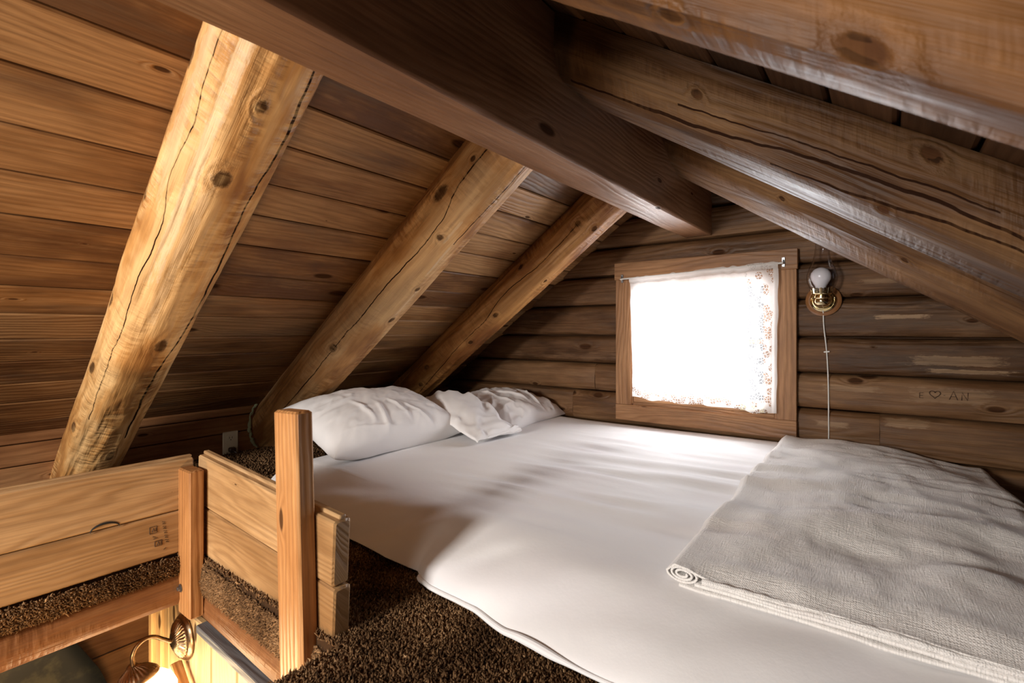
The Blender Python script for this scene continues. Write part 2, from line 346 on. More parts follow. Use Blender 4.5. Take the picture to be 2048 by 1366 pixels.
T.t.links.new(tp.outputs[0],mx.inputs[1]); T.t.links.new(gs.outputs[0],mx.inputs[2]); T.t.links.new(mx.outputs[0],T.out.inputs[0]); M['glass']=T.m
M['amber']=plain('amber_glass_disc',(.22,.095,.035),.15,Specular_IOR_Level=.7)
M['bulb']=plain('frosted_bulb_glass',(.72,.70,.72),.25)
T=NT('lit_opal_glass'); e_=T.n('Emission',{'Color':(1.0,.80,.50),'Strength':9.0}); T.t.links.new(e_.outputs[0],T.out.inputs[0]); M['opal']=T.m
# curtain: sheer cloth with lace borders (uv: u 0..w from left, v 0..h from bottom, metres)
def curtain_mat(w,h):
    T=NT('sheer_lace_curtain'); uv=T.n('UVMap',uv_map='UVMap').outputs[0]; sp=T.n('SeparateXYZ',{0:uv});u=sp.outputs[0];v=sp.outputs[1]
    bd=T.math('MAXIMUM',T.mr(u,w-.16,w-.12),T.mr(v,.075,.045)); bd=T.math('MULTIPLY',bd,T.math('LESS_THAN',u,w-.022))
    vo=T.n('TexVoronoi',{'Vector':uv,'Scale':85.0},feature='DISTANCE_TO_EDGE',voronoi_dimensions='2D').outputs[0]
    v2=T.n('TexVoronoi',{'Vector':uv,'Scale':26.0},voronoi_dimensions='2D').outputs['Distance']
    hole=T.math('MULTIPLY',T.math('GREATER_THAN',vo,.10),T.math('LESS_THAN',v2,.42)); hole=T.math('MULTIPLY',hole,bd)
    n=T.noise(uv,28,4,.6)
    base=T.math('MULTIPLY_ADD',n,.35,.16)
    tr=T.math('MAXIMUM',base,T.math('MULTIPLY',hole,.85))
    hem=T.math('MAXIMUM',T.math('GREATER_THAN',v,h-.028),T.math('GREATER_THAN',u,w-.02)); tr=T.math('MULTIPLY',tr,T.math('SUBTRACT',1.0,T.math('MULTIPLY',hem,.6)))
    df=T.n('BsdfDiffuse',{'Color':(.74,.72,.70)}); tl=T.n('BsdfTranslucent',{'Color':(.85,.85,.84)}); ms=T.n('MixShader',{0:.42}); T.t.links.new(df.outputs[0],ms.inputs[1]); T.t.links.new(tl.outputs[0],ms.inputs[2])
    tp=T.n('BsdfTransparent'); mx=T.n('MixShader',{0:tr}); T.t.links.new(ms.outputs[0],mx.inputs[1]); T.t.links.new(tp.outputs[0],mx.inputs[2])
    T.t.links.new(mx.outputs[0],T.out.inputs[0]); return T.m
# carpet
T=NT('brown_shag_carpet'); rn=T.n('Attribute',attribute_name='rnd').outputs['Fac']
cr=T.n('ValToRGB',{0:rn}); e=cr.color_ramp.elements; e[0].position=0;e[0].color=(.035,.018,.009,1);e[1].position=1;e[1].color=(.46,.29,.15,1)
for p_,c_ in ((.25,(.085,.044,.020,1)),(.55,(.17,.095,.045,1)),(.8,(.28,.16,.078,1))): x=cr.color_ramp.elements.new(p_);x.color=c_
T.bsdf(Base_Color=cr.outputs[0],Roughness=.95,Specular_IOR_Level=.1); M['carpet']=T.m
T=NT('dark_mottled_hanging'); g=T.n('TexCoord').outputs['Object']; n=T.noise(g,14,4,.6)
T.bsdf(Base_Color=T.mix(T.mr(n,.45,.7),(.012,.013,.010),(.06,.055,.03)),Roughness=.6); M['dark']=T.m

# ------------------------------------------------------------------ big structure
SL=.72; SRt=.6667; D=2.6
def cl(x): return SL*x+1.435
def cr_(x): return .372-SRt*x
# left ceiling: tongue and groove boards, seams measured down the slope (x*1.232)
seams=[-.80,-.93,-1.065,-1.20,-1.335,-1.474,-1.61,-1.749,-1.873,-2.004,-2.145,-2.265,-2.385,-2.51,-2.628,-2.757,-2.88,-3.023,-3.137,-3.27]
mb=MB(); up=np.array([-SL,0,1])/1.232
for a,b in zip(seams[:-1],seams[1:]):
    xm=(a+b)/2/1.232; w=abs(a-b)-.0045
    c0=np.array([xm,-1.6,cl(xm)])+up*.011
    dr=rs.uniform(-.0015,.0015)
    c0=c0+up*dr
    c1=c0.copy(); c1[1]=2.66
    mb.box(c0,c1,w,.022,up,bev=.004,n=6)
# dark backing above the boards
for y0,y1 in ((-1.6,2.66),):
    P=[(-.64,y0,cl(-.64)+.03),(-.64,y1,cl(-.64)+.03),(-2.75,y1,cl(-2.75)+.03),(-2.75,y0,cl(-2.75)+.03)]
    mb.add(P+[(p[0],p[1],p[2]+.03) for p in P],[[0,1,2,3],[7,6,5,4],[0,4,5,1],[1,5,6,2],[2,6,7,3],[3,7,4,0]],None,.5)
ce=mb.build('ceiling',M['ceil']); tag(ce,'sloping ceiling of brown tongue and groove boards left of the ridge beam','ceiling',kind='structure')
# right ceiling
mb=MB(); upr=np.array([SRt,0,1])/1.202
x=-.72
while x<1.15:
    xm=x+.052; c0=np.array([xm,-1.6,cr_(xm)])+upr*.011; c1=c0.copy(); c1[1]=2.66
    mb.box(c0,c1,.1045*1.202-.007,.022,upr,bev=.005,n=4); x+=.1045
P=[(-.80,-1.6,cr_(-.80)+.03),(-.80,2.66,cr_(-.80)+.03),(1.25,2.66,cr_(1.25)+.03),(1.25,-1.6,cr_(1.25)+.03)]
mb.add(P+[(p[0],p[1],p[2]+.03) for p in P],[[3,2,1,0],[4,5,6,7],[1,5,4,0],[2,6,5,1],[3,7,6,2],[0,4,7,3]],None,.5)
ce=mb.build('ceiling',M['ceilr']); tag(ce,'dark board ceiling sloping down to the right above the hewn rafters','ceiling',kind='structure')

# gable wall of hewn logs
zs=[-.95,-.70,-.53,-.357,-.198,-.037,.135,.298,.457,.615,.77,.95]
mb=MB()
def wall_log(x0,x1,z0,z1,bulge=.020,rn=None):
    z0+=.0025; z1-=.0025
    n=max(2,int((x1-x0)/.06)); xs=np.linspace(x0,x1,n+1); hm=(z1-z0); rn=rs.rand() if rn is None else rn
    k=np.array([0,.04,.12,.25,.40,.55,.70,.83,.93,1.0]); prof=np.array([-.02,.006,.013,.016,.017,.017,.016,.014,.007,-.02])
    rg=[]; sd=rs.rand()*50
    for i,xx in enumerate(xs):
        e_=.0 if 0<i<n else -.006
        yy=D-prof*bulge/.020-.004*vn(k*2.5+sd,xx*1.7)+.002*vn(k*9+sd,xx*6)-e_*1.0
        r=[(xx,D+.09,z0)]+[(xx,y_,z0+hm*q) for q,y_ in zip(k,yy)]+[(xx,D+.09,z1)]
        rg.append(np.array(r)[::-1])
    us=(xs+5).tolist()
    zz=np.array([z0-.09]+[z0+hm*q for q in k]+[z1+.09])[::-1]; vs=np.append(zz,zz[-1]-.15)+3
    mb.rings(rg,us,rn,vs=vs)
WX0,WX1,WZ0,WZ1=-1.135,-.395,-.415,.285     # rough opening
for i,(a,b) in enumerate(zip(zs[:-1],zs[1:])):
    l,r=-2.85,1.25
    a_,b_=a,b
    if b<=WZ0-.03 or a>=WZ1+.005: segs=[(l,r)]
    else: segs=[(l,WX0-.002),(WX1+.002,r)]
    for (s0,s1) in segs:
        if abs(a+.357)<.01 and s0<-1: 
            wall_log(s0,-1.355,a,b); wall_log(-1.352,s1,a,b); continue
        if abs(a+.53)<.01: 
            wall_log(s0,-1.5,a,b) ; wall_log(-1.498,-.031,a,b); wall_log(-.029,s1,a,b); continue
        wall_log(s0,s1,a,b)
# log ends are trimmed round the window opening; close it with jamb boards (part of the window)
pc=(.40,.26,.15)
M['wall2']=wood('log_wall_wood_front',(.070,.032,.013),(.155,.075,.032),(.25,.132,.060),rings=30,warp=4,ringk=.25,fiber=.25,knot=.9,knotsc=(2.2,5.0),var=.3,bump=.6,grey=.45,wear=.45,wearcol=(.28,.16,.085),rough=(.42,.62),
  patches=[(5+.04,3+.050,.085,.009,.85),(5+.21,3-.125,.13,.020,.5),(5+.24,3-.165,.12,.008,.7),(5+.19,3-.262,.12,.030,.35),(5-.13,3-.255,.10,.014,.45),(5+.06,3-.385,.07,.018,.5),(5-.0,3+.20,.10,.010,.4),(5-.2,3-.415,.06,.012,.5)],patchcol=pc)
wb=mb.build('wall_back',M['wall2'],angle=50); tag(wb,'dark brown gable wall of stacked hewn logs around the window','wall',kind='structure')
# solid backing behind the logs, with the window opening left free
mb=MB()
for x0,x1,z0,z1 in ((-2.9,WX0,-.95,1.0),(WX1,1.3,-.95,1.0),(WX0,WX1,WZ1,1.0),(WX0,WX1,-.95,WZ0)):
    mb.box((x0,D+.12,(z0+z1)/2),(x1,D+.12,(z0+z1)/2),.06,z1-z0,bev=.0005,n=1)
o=mb.build('wall_outside',M['wall']); tag(o,'outer boarding behind the gable logs','wall',kind='structure')

# carved scratches on a wall log: "E [heart] . AN"
def stroke(mbx,pts,r=.0009,y=D-.0215):
    mbx.tube([(p[0],y,p[1]) for p in pts],r,seg=5)
mb=MB(); bx=.098; bz=-.275; h=.034
stroke(mb,[(bx+.012,bz+.6*h),(bx,bz+.6*h),(bx,bz),(bx+.012,bz)]); stroke(mb,[(bx,bz+.3*h),(bx+.010,bz+.3*h)])
t=np.linspace(0,2*math.pi,28); hx=16*np.sin(t)**3;hz=13*np.cos(t)-5*np.cos(2*t)-2*np.cos(3*t)-np.cos(4*t)
stroke(mb,[(bx+.047+a*.00105,bz+.018+b*.00105) for a,b in zip(hx,hz)])
stroke(mb,[(bx+.073,bz+.015),(bx+.078,bz+.015)])
stroke(mb,[(bx+.090,bz),(bx+.102,bz+h),(bx+.114,bz)]); stroke(mb,[(bx+.095,bz+.35*h),(bx+.109,bz+.35*h)])
stroke(mb,[(bx+.126,bz),(bx+.127,bz+h*.9),(bx+.143,bz),(bx+.144,bz+h*.9)])
M['scr']=plain('carved_scratch',(.030,.014,.008),.9)
o=mb.build('carving',M['scr'],parent=wb); o['label']='thin carved letters and heart'

# knee wall (left)
KX=-2.52
mb=MB()
for z0,z1 in ((-.82,-.625),(-.62,-.50),(-.496,-.42),(-.416,-.30)):
    mb.box((KX-.011,-1.6,(z0+z1)/2),(KX-.011,2.66,(z0+z1)/2),.022,z1-z0,bev=.003,n=5)
mb.box((KX-.04,-1.6,-.55),(KX-.04,2.66,-.55),.03,.56,bev=.001)
o=mb.build('wall_left',M['knee']); tag(o,'low reddish brown board knee wall under the left slope','wall',kind='structure')

# floor slabs around the ladder opening (x -1.60..-0.92, y < .60)
OX0,OX1,OY=-1.60,-.90,.60
mb=MB()
def slab(x0,x1,y0,y1,z0=-.70,z1=-.652):
    mb.box(((x0+x1)/2,y0,(z0+z1)/2),((x0+x1)/2,y1,(z0+z1)/2),x1-x0,z1-z0,bev=.001)
slab(-2.52,1.25,OY+.005,2.62); slab(-2.52,OX0-.005,-1.6,OY+.005); slab(OX1,1.25,-1.6,OY+.005)
o=mb.build('floor',M['low']); tag(o,'loft floor deck under the brown carpet','floor',kind='structure')

# ------------------------------------------------------------------ ridge beam
mb=MB(); bx0,bx1,bz0,bz1=-.838,-.704,.467,.835
n=40; rg=[];us=[]
for i in range(n+1):
    y=-1.6+(D-.012+1.6)*i/n
    b=.006+.002*vn(y*5,1.0); wz=.0015*vn(y*3,5.)
    pr=[(bx0+b,bz0+wz),(bx0+.045,bz0+wz),(bx1-.045,bz0+wz),(bx1-b,bz0+wz),(bx1-.001,bz0+b+wz),(bx1,bz0+b*2),(bx1,bz0+.12),(bx1,bz0+.24),(bx1,bz1),(bx0,bz1),(bx0,bz0+.2),(bx0,bz0+b*2),(bx0+.001,bz0+b+wz)]
    rg.append(np.array([(p[0],y,p[1]) for p in pr])[::-1]); us.append(y+4)
mb.rings(rg,us,.4,vo=1.3)
o=mb.build('ridge_beam',M['beam']); tag(o,'heavy squared dark brown ridge beam running overhead to the gable wall','beam')
# ------------------------------------------------------------------ round log rafters (left)
a=np.array([-.8115,0,-.5843]);nn=np.array([.5843,0,-.8115])
def log_rafter(Y0,Y1,r0,r1,u0,u1,mat,facets,seed,label,dz=0.0):
    mb=MB(); n=150;m=96; rg=[];us=[]; th=np.linspace(-math.pi,math.pi,m+1)[:-1]
    for i in range(n+1):
        u=u0+(u1-u0)*i/n; f=u/2.1; C=np.array([-.771,0,.775])+a*u; C[1]=Y0+(Y1-Y0)*f; C[2]-=dz*f; r=r0+(r1-r0)*f
        rr=np.full(m,r*1.02)
        for (ph,dk) in facets:
            cs=np.cos(th-ph-.05*vn(u*2.5,ph*7+seed)); rr=np.where(cs>.3,np.minimum(rr,r*(dk+.012*vn(u*3,ph*9+seed))/np.maximum(cs,.3)),rr)
        rr=rr+.0035*vn(th*1.5+seed,u*2.2)+.0015*vn(th*5+seed,u*7)+.0006*vn(th*3,u*40)
        rg.append(np.array([C+(np.array([0,1,0])*math.sin(t)+nn*math.cos(t))*q for t,q in zip(th,rr)])); us.append(u)
    vs=np.append(th,math.pi)*r0
    mb.rings(rg,us,.5,vs=vs)
    o=mb.build('log_rafter',mat,angle=60); tag(o,label,'rafter','round log rafters under the left slope'); return o
fac=[(-1.9,.96),(-1.35,.955),(-.85,.95),(-.38,.95),(.05,.94),(.5,.95),(1.0,.95),(1.6,.96)]
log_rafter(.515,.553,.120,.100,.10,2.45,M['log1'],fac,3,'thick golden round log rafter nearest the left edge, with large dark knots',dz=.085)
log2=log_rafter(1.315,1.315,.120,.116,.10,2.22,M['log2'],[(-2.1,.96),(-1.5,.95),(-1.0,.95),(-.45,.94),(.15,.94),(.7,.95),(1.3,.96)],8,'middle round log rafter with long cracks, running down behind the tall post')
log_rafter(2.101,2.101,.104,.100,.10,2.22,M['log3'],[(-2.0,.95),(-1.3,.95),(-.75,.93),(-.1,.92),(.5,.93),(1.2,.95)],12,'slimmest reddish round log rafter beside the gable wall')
# foam gasket where the middle log meets the knee wall
mb=MB(); pts=[]
for k in range(40):
    t=-2.55+1.75*k/39; u=2.08+.0; rr=.127+.004*vn(k*.9,2.)
    P=np.array([-.771,1.315,.775])+a*u+(np.array([0,1,0])*math.sin(t)+nn*math.cos(t))*rr
    # bring to the knee wall face
    s=(KX+.004-P[0])/a[0]; P=P+a*s; pts.append(P)
mb.tube(pts,[.0065+.003*vn(i*.8,1.) for i in range(40)],seg=7)
o=mb.build('sealant_bead',M['moss'],parent=log2); o['label']='ragged grey green sealant around the foot of the log'
# ------------------------------------------------------------------ hewn rafters (right): profile in (y, h), swept down the slope
ar=np.array([.832,0,-.5547])
def hewn(prof,label,seed,mat,x0=-.71,L=2.25):
    mb=MB(); n=90; rg=[];us=[]
    # resample the profile
    P=np.array(prof,float); Q=[]
    for i in range(len(P)):
        p,q=P[i],P[(i+1)%len(P)]; k=max(1,int(np.linalg.norm(q-p)/.02))
        for j in range(k): Q.append(p+(q-p)*j/k)
    Q=np.array(Q)
    for i in range(n+1):
        u=L*i/n; x=x0+ar[0]*u; base=-SRt*x
        yy=Q[:,0]+.003*vn(Q[:,1]*14+seed,u*2.2)+.0008*vn(Q[:,1]*50+seed,u*14); hh=Q[:,1]+.003*vn(Q[:,0]*10+seed*2,u*1.8)+.0008*vn(Q[:,0]*50,u*14+seed)
        rg.append(np.array([(x,y_,h_+base) for y_,h_ in zip(yy,hh)])); us.append(u)
    mb.rings(rg,us,.3+.1*(seed%4),vo=0)
    o=mb.build('hewn_rafter',mat,angle=32); tag(o,label,'rafter','hewn rafters under the right slope'); return o
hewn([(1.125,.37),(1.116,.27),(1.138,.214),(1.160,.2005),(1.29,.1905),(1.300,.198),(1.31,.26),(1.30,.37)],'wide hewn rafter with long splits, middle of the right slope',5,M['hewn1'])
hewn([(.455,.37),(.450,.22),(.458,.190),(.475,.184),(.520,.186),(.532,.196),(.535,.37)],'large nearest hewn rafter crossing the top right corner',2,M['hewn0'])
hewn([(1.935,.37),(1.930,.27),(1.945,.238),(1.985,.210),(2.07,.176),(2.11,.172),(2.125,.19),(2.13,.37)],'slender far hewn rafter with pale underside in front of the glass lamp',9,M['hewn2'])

# ------------------------------------------------------------------ window
win=thing('window_1',(-.765,D,-.45),'small wooden gable window with brown casing behind a lace curtain','window',kind='structure')
yc=D-.034
def bd(name,p0,p1,w,t,mat,parent,up=(0,0,1),bev=.002,n=3):
    mb=MB(); mb.box(p0,p1,w,t,up,bev,n=n); return mb.build(name,mat,parent)
bd('casing',(-1.213,yc-.002,.316),(-.325,yc-.002,.316),.028,.092,M['case'],win)
bd('casing',(-1.206,yc-.002,-.455),(-.329,yc-.002,-.455),.026,.084,M['case'],win)
bd('casing',(-1.162,yc,-.413),(-1.162,yc,.270),.088,.025,M['case'],win,up=(0,1,0))
bd('casing',(-.374,yc,-.413),(-.374,yc,.270),.088,.025,M['case'],win,up=(0,1,0))
for nm,p0,p1 in (('jamb',(-1.124,D+.055,-.41),(-1.124,D+.055,.272)),('jamb',(-.412,D+.055,-.41),(-.412,D+.055,.272))): bd(nm,p0,p1,.018,.16,M['case'],win,up=(0,1,0))
bd('jamb',(-1.115,D+.055,-.406),(-.421,D+.055,-.406),.16,.018,M['case'],win); bd('jamb',(-1.115,D+.055,.268),(-.421,D+.055,.268),.16,.018,M['case'],win)
sash=bd('sash',(-1.113,D-.008,-.368),(-.423,D-.008,-.368),.03,.056,M['case'],win)
for nm,p0,p1,w in (('sash_rail',(-1.113,D-.008,.232),(-.423,D-.008,.232),0),):
    bd(nm,p0,p1,.03,.05,M['case'],win)
for x in (-1.092,-.448): bd('sash_stile',(x,D-.008,-.34),(x,D-.008,.207),.042,.03,M['case'],win,up=(0,1,0))
bd('muntin',(-.77,D-.006,-.34),(-.77,D-.006,.207),.02,.02,M['case'],win,up=(0,1,0)); bd('muntin',(-1.07,D-.006,-.06),(-.47,D-.006,-.06),.02,.02,M['case'],win)
bd('pane',(-1.072,D+.002,-.066),(-.468,D+.002,-.066),.003,.55,M['glass'],win,bev=.0005)
# slide bolt on the sash
sb=MB(); x0=-.515; z=-.372
sb.box((x0-.055,D-.026,z),(x0+.012,D-.026,z),.003,.034,bev=.001); sb.box((x0+.035,D-.048,z),(x0+.055,D-.048,z),.003,.034,bev=.001)
sb.box((x0+.013,D-.043,z),(x0+.060,D-.043,z),.012,.012,bev=.002)
sb.tube([(x0-.07,D-.034,z),(x0+.055,D-.034,z)],.0042); sb.tube([(x0-.02,D-.034,z),(x0-.02,D-.05,z+.002)],.003)
for q in (-.048,-.02,.006):
    for zz in (.011,-.011): sb.lathe([(.003,0),(.003,.0015)],(x0+q,D-.0275,z+zz),(0,-1,0),10)
for zz in (.011,-.011): sb.lathe([(.003,0),(.003,.0015)],(x0+.046,D-.0495,z+zz),(0,-1,0),10)
o=sb.build('slide_bolt',M['brass'],win); o['label']='small brass slide bolt'
# curtain rod with two brackets
rod=thing('curtain_rod',(-.76,D-.075,.29),'thin white curtain rod on hooks across the top of the window','curtain rod')
mb=MB(); mb.tube([(-1.165,D-.062,.268),(-1.162,D-.078,.269)]+[(-1.15+.76*k/10,D-.082,.270+.026*k/10) for k in range(11)]+[(-.382,D-.078,.297),(-.380,D-.062,.298)],.0042); mb.build('rod',M['white'],rod)
for x,z in ((-1.165,.275),(-.381,.303)):
    mb=MB(); mb.box((x,D-.0535,z-.022),(x,D-.0535,z+.022),.013,.004,(0,1,0),.001); mb.tube([(x,D-.052,z+.01),(x,D-.066,z+.006),(x,D-.066,z-.008)],.003,seg=6); mb.build('bracket',M['steel'],rod)
# lace curtain
CW,CH=.71,.665
mb=MB(); nu,nv=120,110; U,V=np.meshgrid(np.linspace(0,1,nu+1),np.linspace(0,1,nv+1),indexing='ij')
top=.262+.030*U+.004*vn(U*30,1.)*1; left=0
X=-1.108+.71*U+.014*(1-V)*(1-U)-.006*(1-V)*U+.003*vn(V*9,U*3)
bot=-.368+.010*vn(U*5,2.)+.006*vn(U*14,8.)-.006*U-.015*ss(.78,.86,U)
Zc=top+.012+(bot-top-.012)*(1-V)
Yc=D-.082+.006*np.sin(U*38+2*vn(U*4,V*2))*(.35+.65*(1-V))*(.6+.4*vn(U*3,4.))+.010*(1-V)+.0*V
Yc=np.minimum(Yc,D-.056); Yc=np.where(V>.955,D-.0885,Yc)
uvg=np.stack([U*CW,V*CH],-1)
mb.grid(np.stack([X,Yc,Zc],-1),uvg)
o=mb.build('lace_curtain',curtain_mat(CW,CH),angle=180); tag(o,'sheer white lace curtain glowing with daylight over the small window','curtain')

# ------------------------------------------------------------------ glass chimney wall lamp
lx,lz=-.229,.125
sc=thing('wall_lamp',(lx,D-.02,lz),'brass wall lamp with clear glass chimney and round white bulb, right of the window','lamp')
mb=MB(); mb.lathe([(.066,0),(.068,.002),(.068,.008),(.062,.012),(.05,.013)],(lx,D-.021,lz),(0,-1,0),48); mb.build('backing_disc',M['amber'],sc)
mb=MB(); mb.lathe([(.050,0),(.052,.003),(.049,.008),(.043,.010),(.041,.006),(.036,.008),(.034,.014),(.028,.022),(.020,.027),(.008,.029)],(lx,D-.033,lz),(0,-1,0),48)
for s_ in (-1,1): mb.lathe([(.004,0),(.004,.003),(.002,.004)],(lx+s_*.043,D-.043,lz+.01),(0,-1,0),12)
mb.build('back_plate',M['brass'],sc)
ly=D-.085
mb=MB(); mb.tube([(lx,D-.055,lz-.004),(lx,ly+.01,lz-.008),(lx,ly,lz)],.010)
mb.lathe([(.010,-.030),(.022,-.026),(.030,-.016),(.032,-.006),(.030,.004),(.033,.008),(.033,.016),(.030,.020),(.036,.024),(.038,.028),(.036,.030),(.015,.028)],(lx,ly,lz),(0,0,1),40)
mb.build('socket_cup',M['brass'],sc)
mb=MB()
for k in range(16):
    t=2*math.pi*k/16; c_,s__=math.cos(t),math.sin(t)
    mb.box((lx+.037*c_,ly+.037*s__,lz+.026),(lx+.041*c_,ly+.041*s__,lz+.050),.009,.0015,(c_,s__,0),.0006)
mb.tube([(lx+.038*math.cos(t),ly+.038*math.sin(t),lz+.034) for t in np.linspace(0,2*math.pi,33)],.0016,seg=6)
mb.build('gallery',M['brass'],sc)
mb=MB(); zb=lz+.035
mb.lathe([(.014,0),(.018,.012),(.021,.024),(.029,.038),(.037,.052),(.0395,.066),(.037,.080),(.027,.095),(.012,.103),(.002,.105)],(lx-.004,ly,zb),(.0,0,1),36)
mb.build('bulb',M['bulb'],sc)
mb=MB(); out=[(.034,.030),(.036,.036),(.050,.058),(.0575,.085),(.057,.108),(.049,.135),(.037,.165),(.029,.20),(.026,.235),(.025,.265),(.0255,.275)]
P2=spline([(r_,h_,0) for r_,h_ in out],5); th_=.0016
prof=[(p[0],p[1]) for p in P2]+[(p[0]-th_,p[1]) for p in P2[::-1]]
rgs=[np.array([(lx+r_*math.cos(t),ly+r_*math.sin(t),lz+h_) for t in np.linspace(0,2*math.pi,41)[:-1]]) for r_,h_ in prof]; rgs.append(rgs[0])
mb.rings(rgs,list(range(len(rgs))),cap=False); mb.build('glass_chimney',M['glass'],sc,angle=60)
mb=MB(); cp=spline([(lx,D-.045,lz-.045),(lx,D-.03,lz-.06),(lx+.002,D-.026,lz-.12),(lx+.012,D-.024,lz-.225),(lx+.018,D-.026,lz-.36),(lx+.019,D-.025,lz-.50),(lx+.018,D-.025,lz-.62),(lx+.004,D-.027,lz-.645),(lx-.028,D-.032,lz-.665),(lx-.06,D-.036,lz-.70)],8)
mb.tube(cp,.0024,seg=7); mb.build('cord',M['white'],sc)
for x_,z_ in ((lx+.012,lz-.225),(lx+.018,lz-.62)):
    mb=MB(); mb.box((x_-.011,D-.026,z_-.001),(x_+.012,D-.026,z_+.002),.010,.006,(0,0,1),.002); mb.build('cord_clip',M['white'],sc)

# ------------------------------------------------------------------ outlet and plug
oy,oz=1.10,-.548
ou=thing('wall_outlet',(KX,oy,oz),'ivory double wall outlet low on the knee wall','outlet')
mb=MB(); mb.box((KX+.0035,oy-.035,oz),(KX+.0035,oy+.035,oz),.007,.116,(0,0,1),.0025); mb.build('cover_plate',M['ivory'],ou)
for dz in (.026,-.026):
    mb=MB(); n_=30; ring=[]
    for k in range(n_):
        t=2*math.pi*k/n_; yy=.0175*math.cos(t); zz=max(-.0135,min(.0135,.0175*math.sin(t))); ring.append((yy,zz))
    mb.rings([np.array([(KX+.007,oy+p[0]*1.05,oz+dz+p[1]*1.05) for p in ring]),np.array([(KX+.0085,oy+p[0],oz+dz+p[1]) for p in ring])],[0,.01]); rec=mb.build('receptacle',M['ivory'],ou)
    mb=MB()
    for yy in (-.006,.006): mb.box((KX+.0087,oy+yy,oz+dz-.001),(KX+.0087,oy+yy,oz+dz+.008),.002,.001,(1,0,0),.0002)
    mb.lathe([(.0024,0),(.0024,.0006)],(KX+.0085,oy,oz+dz-.007),(1,0,0),10); mb.build('slot',M['black'],rec)
pl=thing('power_plug',(KX+.0095,oy,oz-.026),'brown power plug pushed into the lower socket of the ivory outlet','plug')
mb=MB(); mb.box((KX+.010,oy,oz-.026),(KX+.034,oy,oz-.028),.028,.022,(0,0,1),.004); mb.box((KX+.034,oy,oz-.028),(KX+.040,oy+.002,oz-.032),.014,.012,(0,0,1),.003); mb.build('plug_body',M['brownp'],pl)
mb=MB(); mb.tube(spline([(KX+.038,oy+.001,oz-.031),(KX+.050,oy+.012,oz-.040),(KX+.045,oy+.035,oz-.047),(KX+.04,oy+.09,oz-.050),(KX+.05,oy+.2,oz-.050),(KX+.05,oy+.4,oz-.055)],8),.0032,seg=7); mb.build('cord',M['brownp'],pl)

# ------------------------------------------------------------------ bed: mattress, sheet, pillows, blanket
BX0,BX1,BY1=-1.86,.30,2.565; ZB=-.52
mb=MB(); mb.box((BX0+.03,1.80,-.5975),(BX1-.03,1.80,-.5975),1.45,.095,(0,0,1),.03,n=8); o=mb.build('mattress',M['sheet']); tag(o,'mattress lying on the loft floor, covered by the white sheet','mattress')
hx_=np.array([-2.2,-1.379,-1.241,-1.092,-.975,-.935,-.892,-.801,-.742,-.641,-.549,-.439,-.2,.5]); hy_=np.array([.92,.903,.893,.880,.888,.862,.852,.850,.845,.826,.822,.815,.80,.79])
def hemY(x): return np.interp(x,hx_,hy_)
def hemZ(x): return -.630+.004*vn(x*6,3.)+.010*ss(-.98,-1.15,x)
def bedtop(x,y):
    """z of the sheet's top surface"""
    z=ZB+.010*np.exp(-((y-1.9)/.5)**2)-.006*ss(1.5,1.1,y)
    st=fbm(x*1.6+.5*y,y*13-x*1.2,3.,2)                      # long pull folds along the bed
    am=.0075*ss(1.0,1.3,y)*ss(2.6,2.2,y)*(ss(-1.5,-1.0,x))
    z=z+am*st+.0040*fbm(x*3.5+y,y*24,7.,2)*ss(-1.5,-.9,x)*ss(1.1,1.4,y)+.004*vn(x*3,y*3,1.)
    return z
mb=MB(); nx=300; ta=np.linspace(0,1,150); X_=np.linspace(BX0,BX1,nx+1)
P=np.zeros((nx+1,len(ta)+3,3)); uvg=np.zeros((nx+1,len(ta)+3,2))
for i,x in enumerate(X_):
    # path: wall side edge -> top -> rounded near edge -> slanted drop -> hem tucked
    sf=ss(BX1-.06,BX1,x); dropf=-.075*sf**1.5
    ye=1.10+.012*vn(x*2.2,6.)
    hy=float(hemY(x)); hz=float(hemZ(x))
    tt=ta; pts=[]
    # control: use smooth profile in y
    k1=int(len(ta)*.55)
    ytop=np.linspace(BY1,ye,k1); ztop=bedtop(x,ytop); ztop=ztop-.09*ss(BY1-.02,BY1,ytop)*.5
    s_=np.linspace(0,1,len(ta)-k1+1)[1:]
    # side: quarter round then slanting fall
    p0=np.array([ye,bedtop(x,ye)]);p3=np.array([hy,hz]);p1=p0+np.array([-.105,-.008]);p2=p3+np.array([.020,.060])
    q=((1-s_)**3)[:,None]*p0+(3*(1-s_)**2*s_)[:,None]*p1+(3*(1-s_)*s_**2)[:,None]*p2+(s_**3)[:,None]*p3
    drape=(.017*fbm(x*3.2+s_*.8,s_*1.3,9.,2)+.007*vn(x*9+s_*2.5,s_*2,4.)+.010*np.exp(-((x+.80+.25*s_-.1)/.05)**2)-.012*np.exp(-((x+1.02+.2*s_)/.045)**2))*np.sin(np.pi*np.clip(s_,0,1))**.8
    q[:,0]-=drape*.8; q[:,1]+=drape*.6
    yy=np.concatenate([ytop,q[:,0],[hy+.010,hy+.028,hy+.08]]); zz=np.concatenate([ztop,q[:,1],[hz-.006,hz-.003,hz+.0]])
    zz=zz+dropf*ss(ye-.0,ye+.1,yy)
    P[i,:,0]=x; P[i,:,1]=yy; P[i,:,2]=zz
    L=np.concatenate([[0],np.cumsum(np.hypot(np.diff(yy),np.diff(zz)))]); uvg[i,:,0]=x; uvg[i,:,1]=L
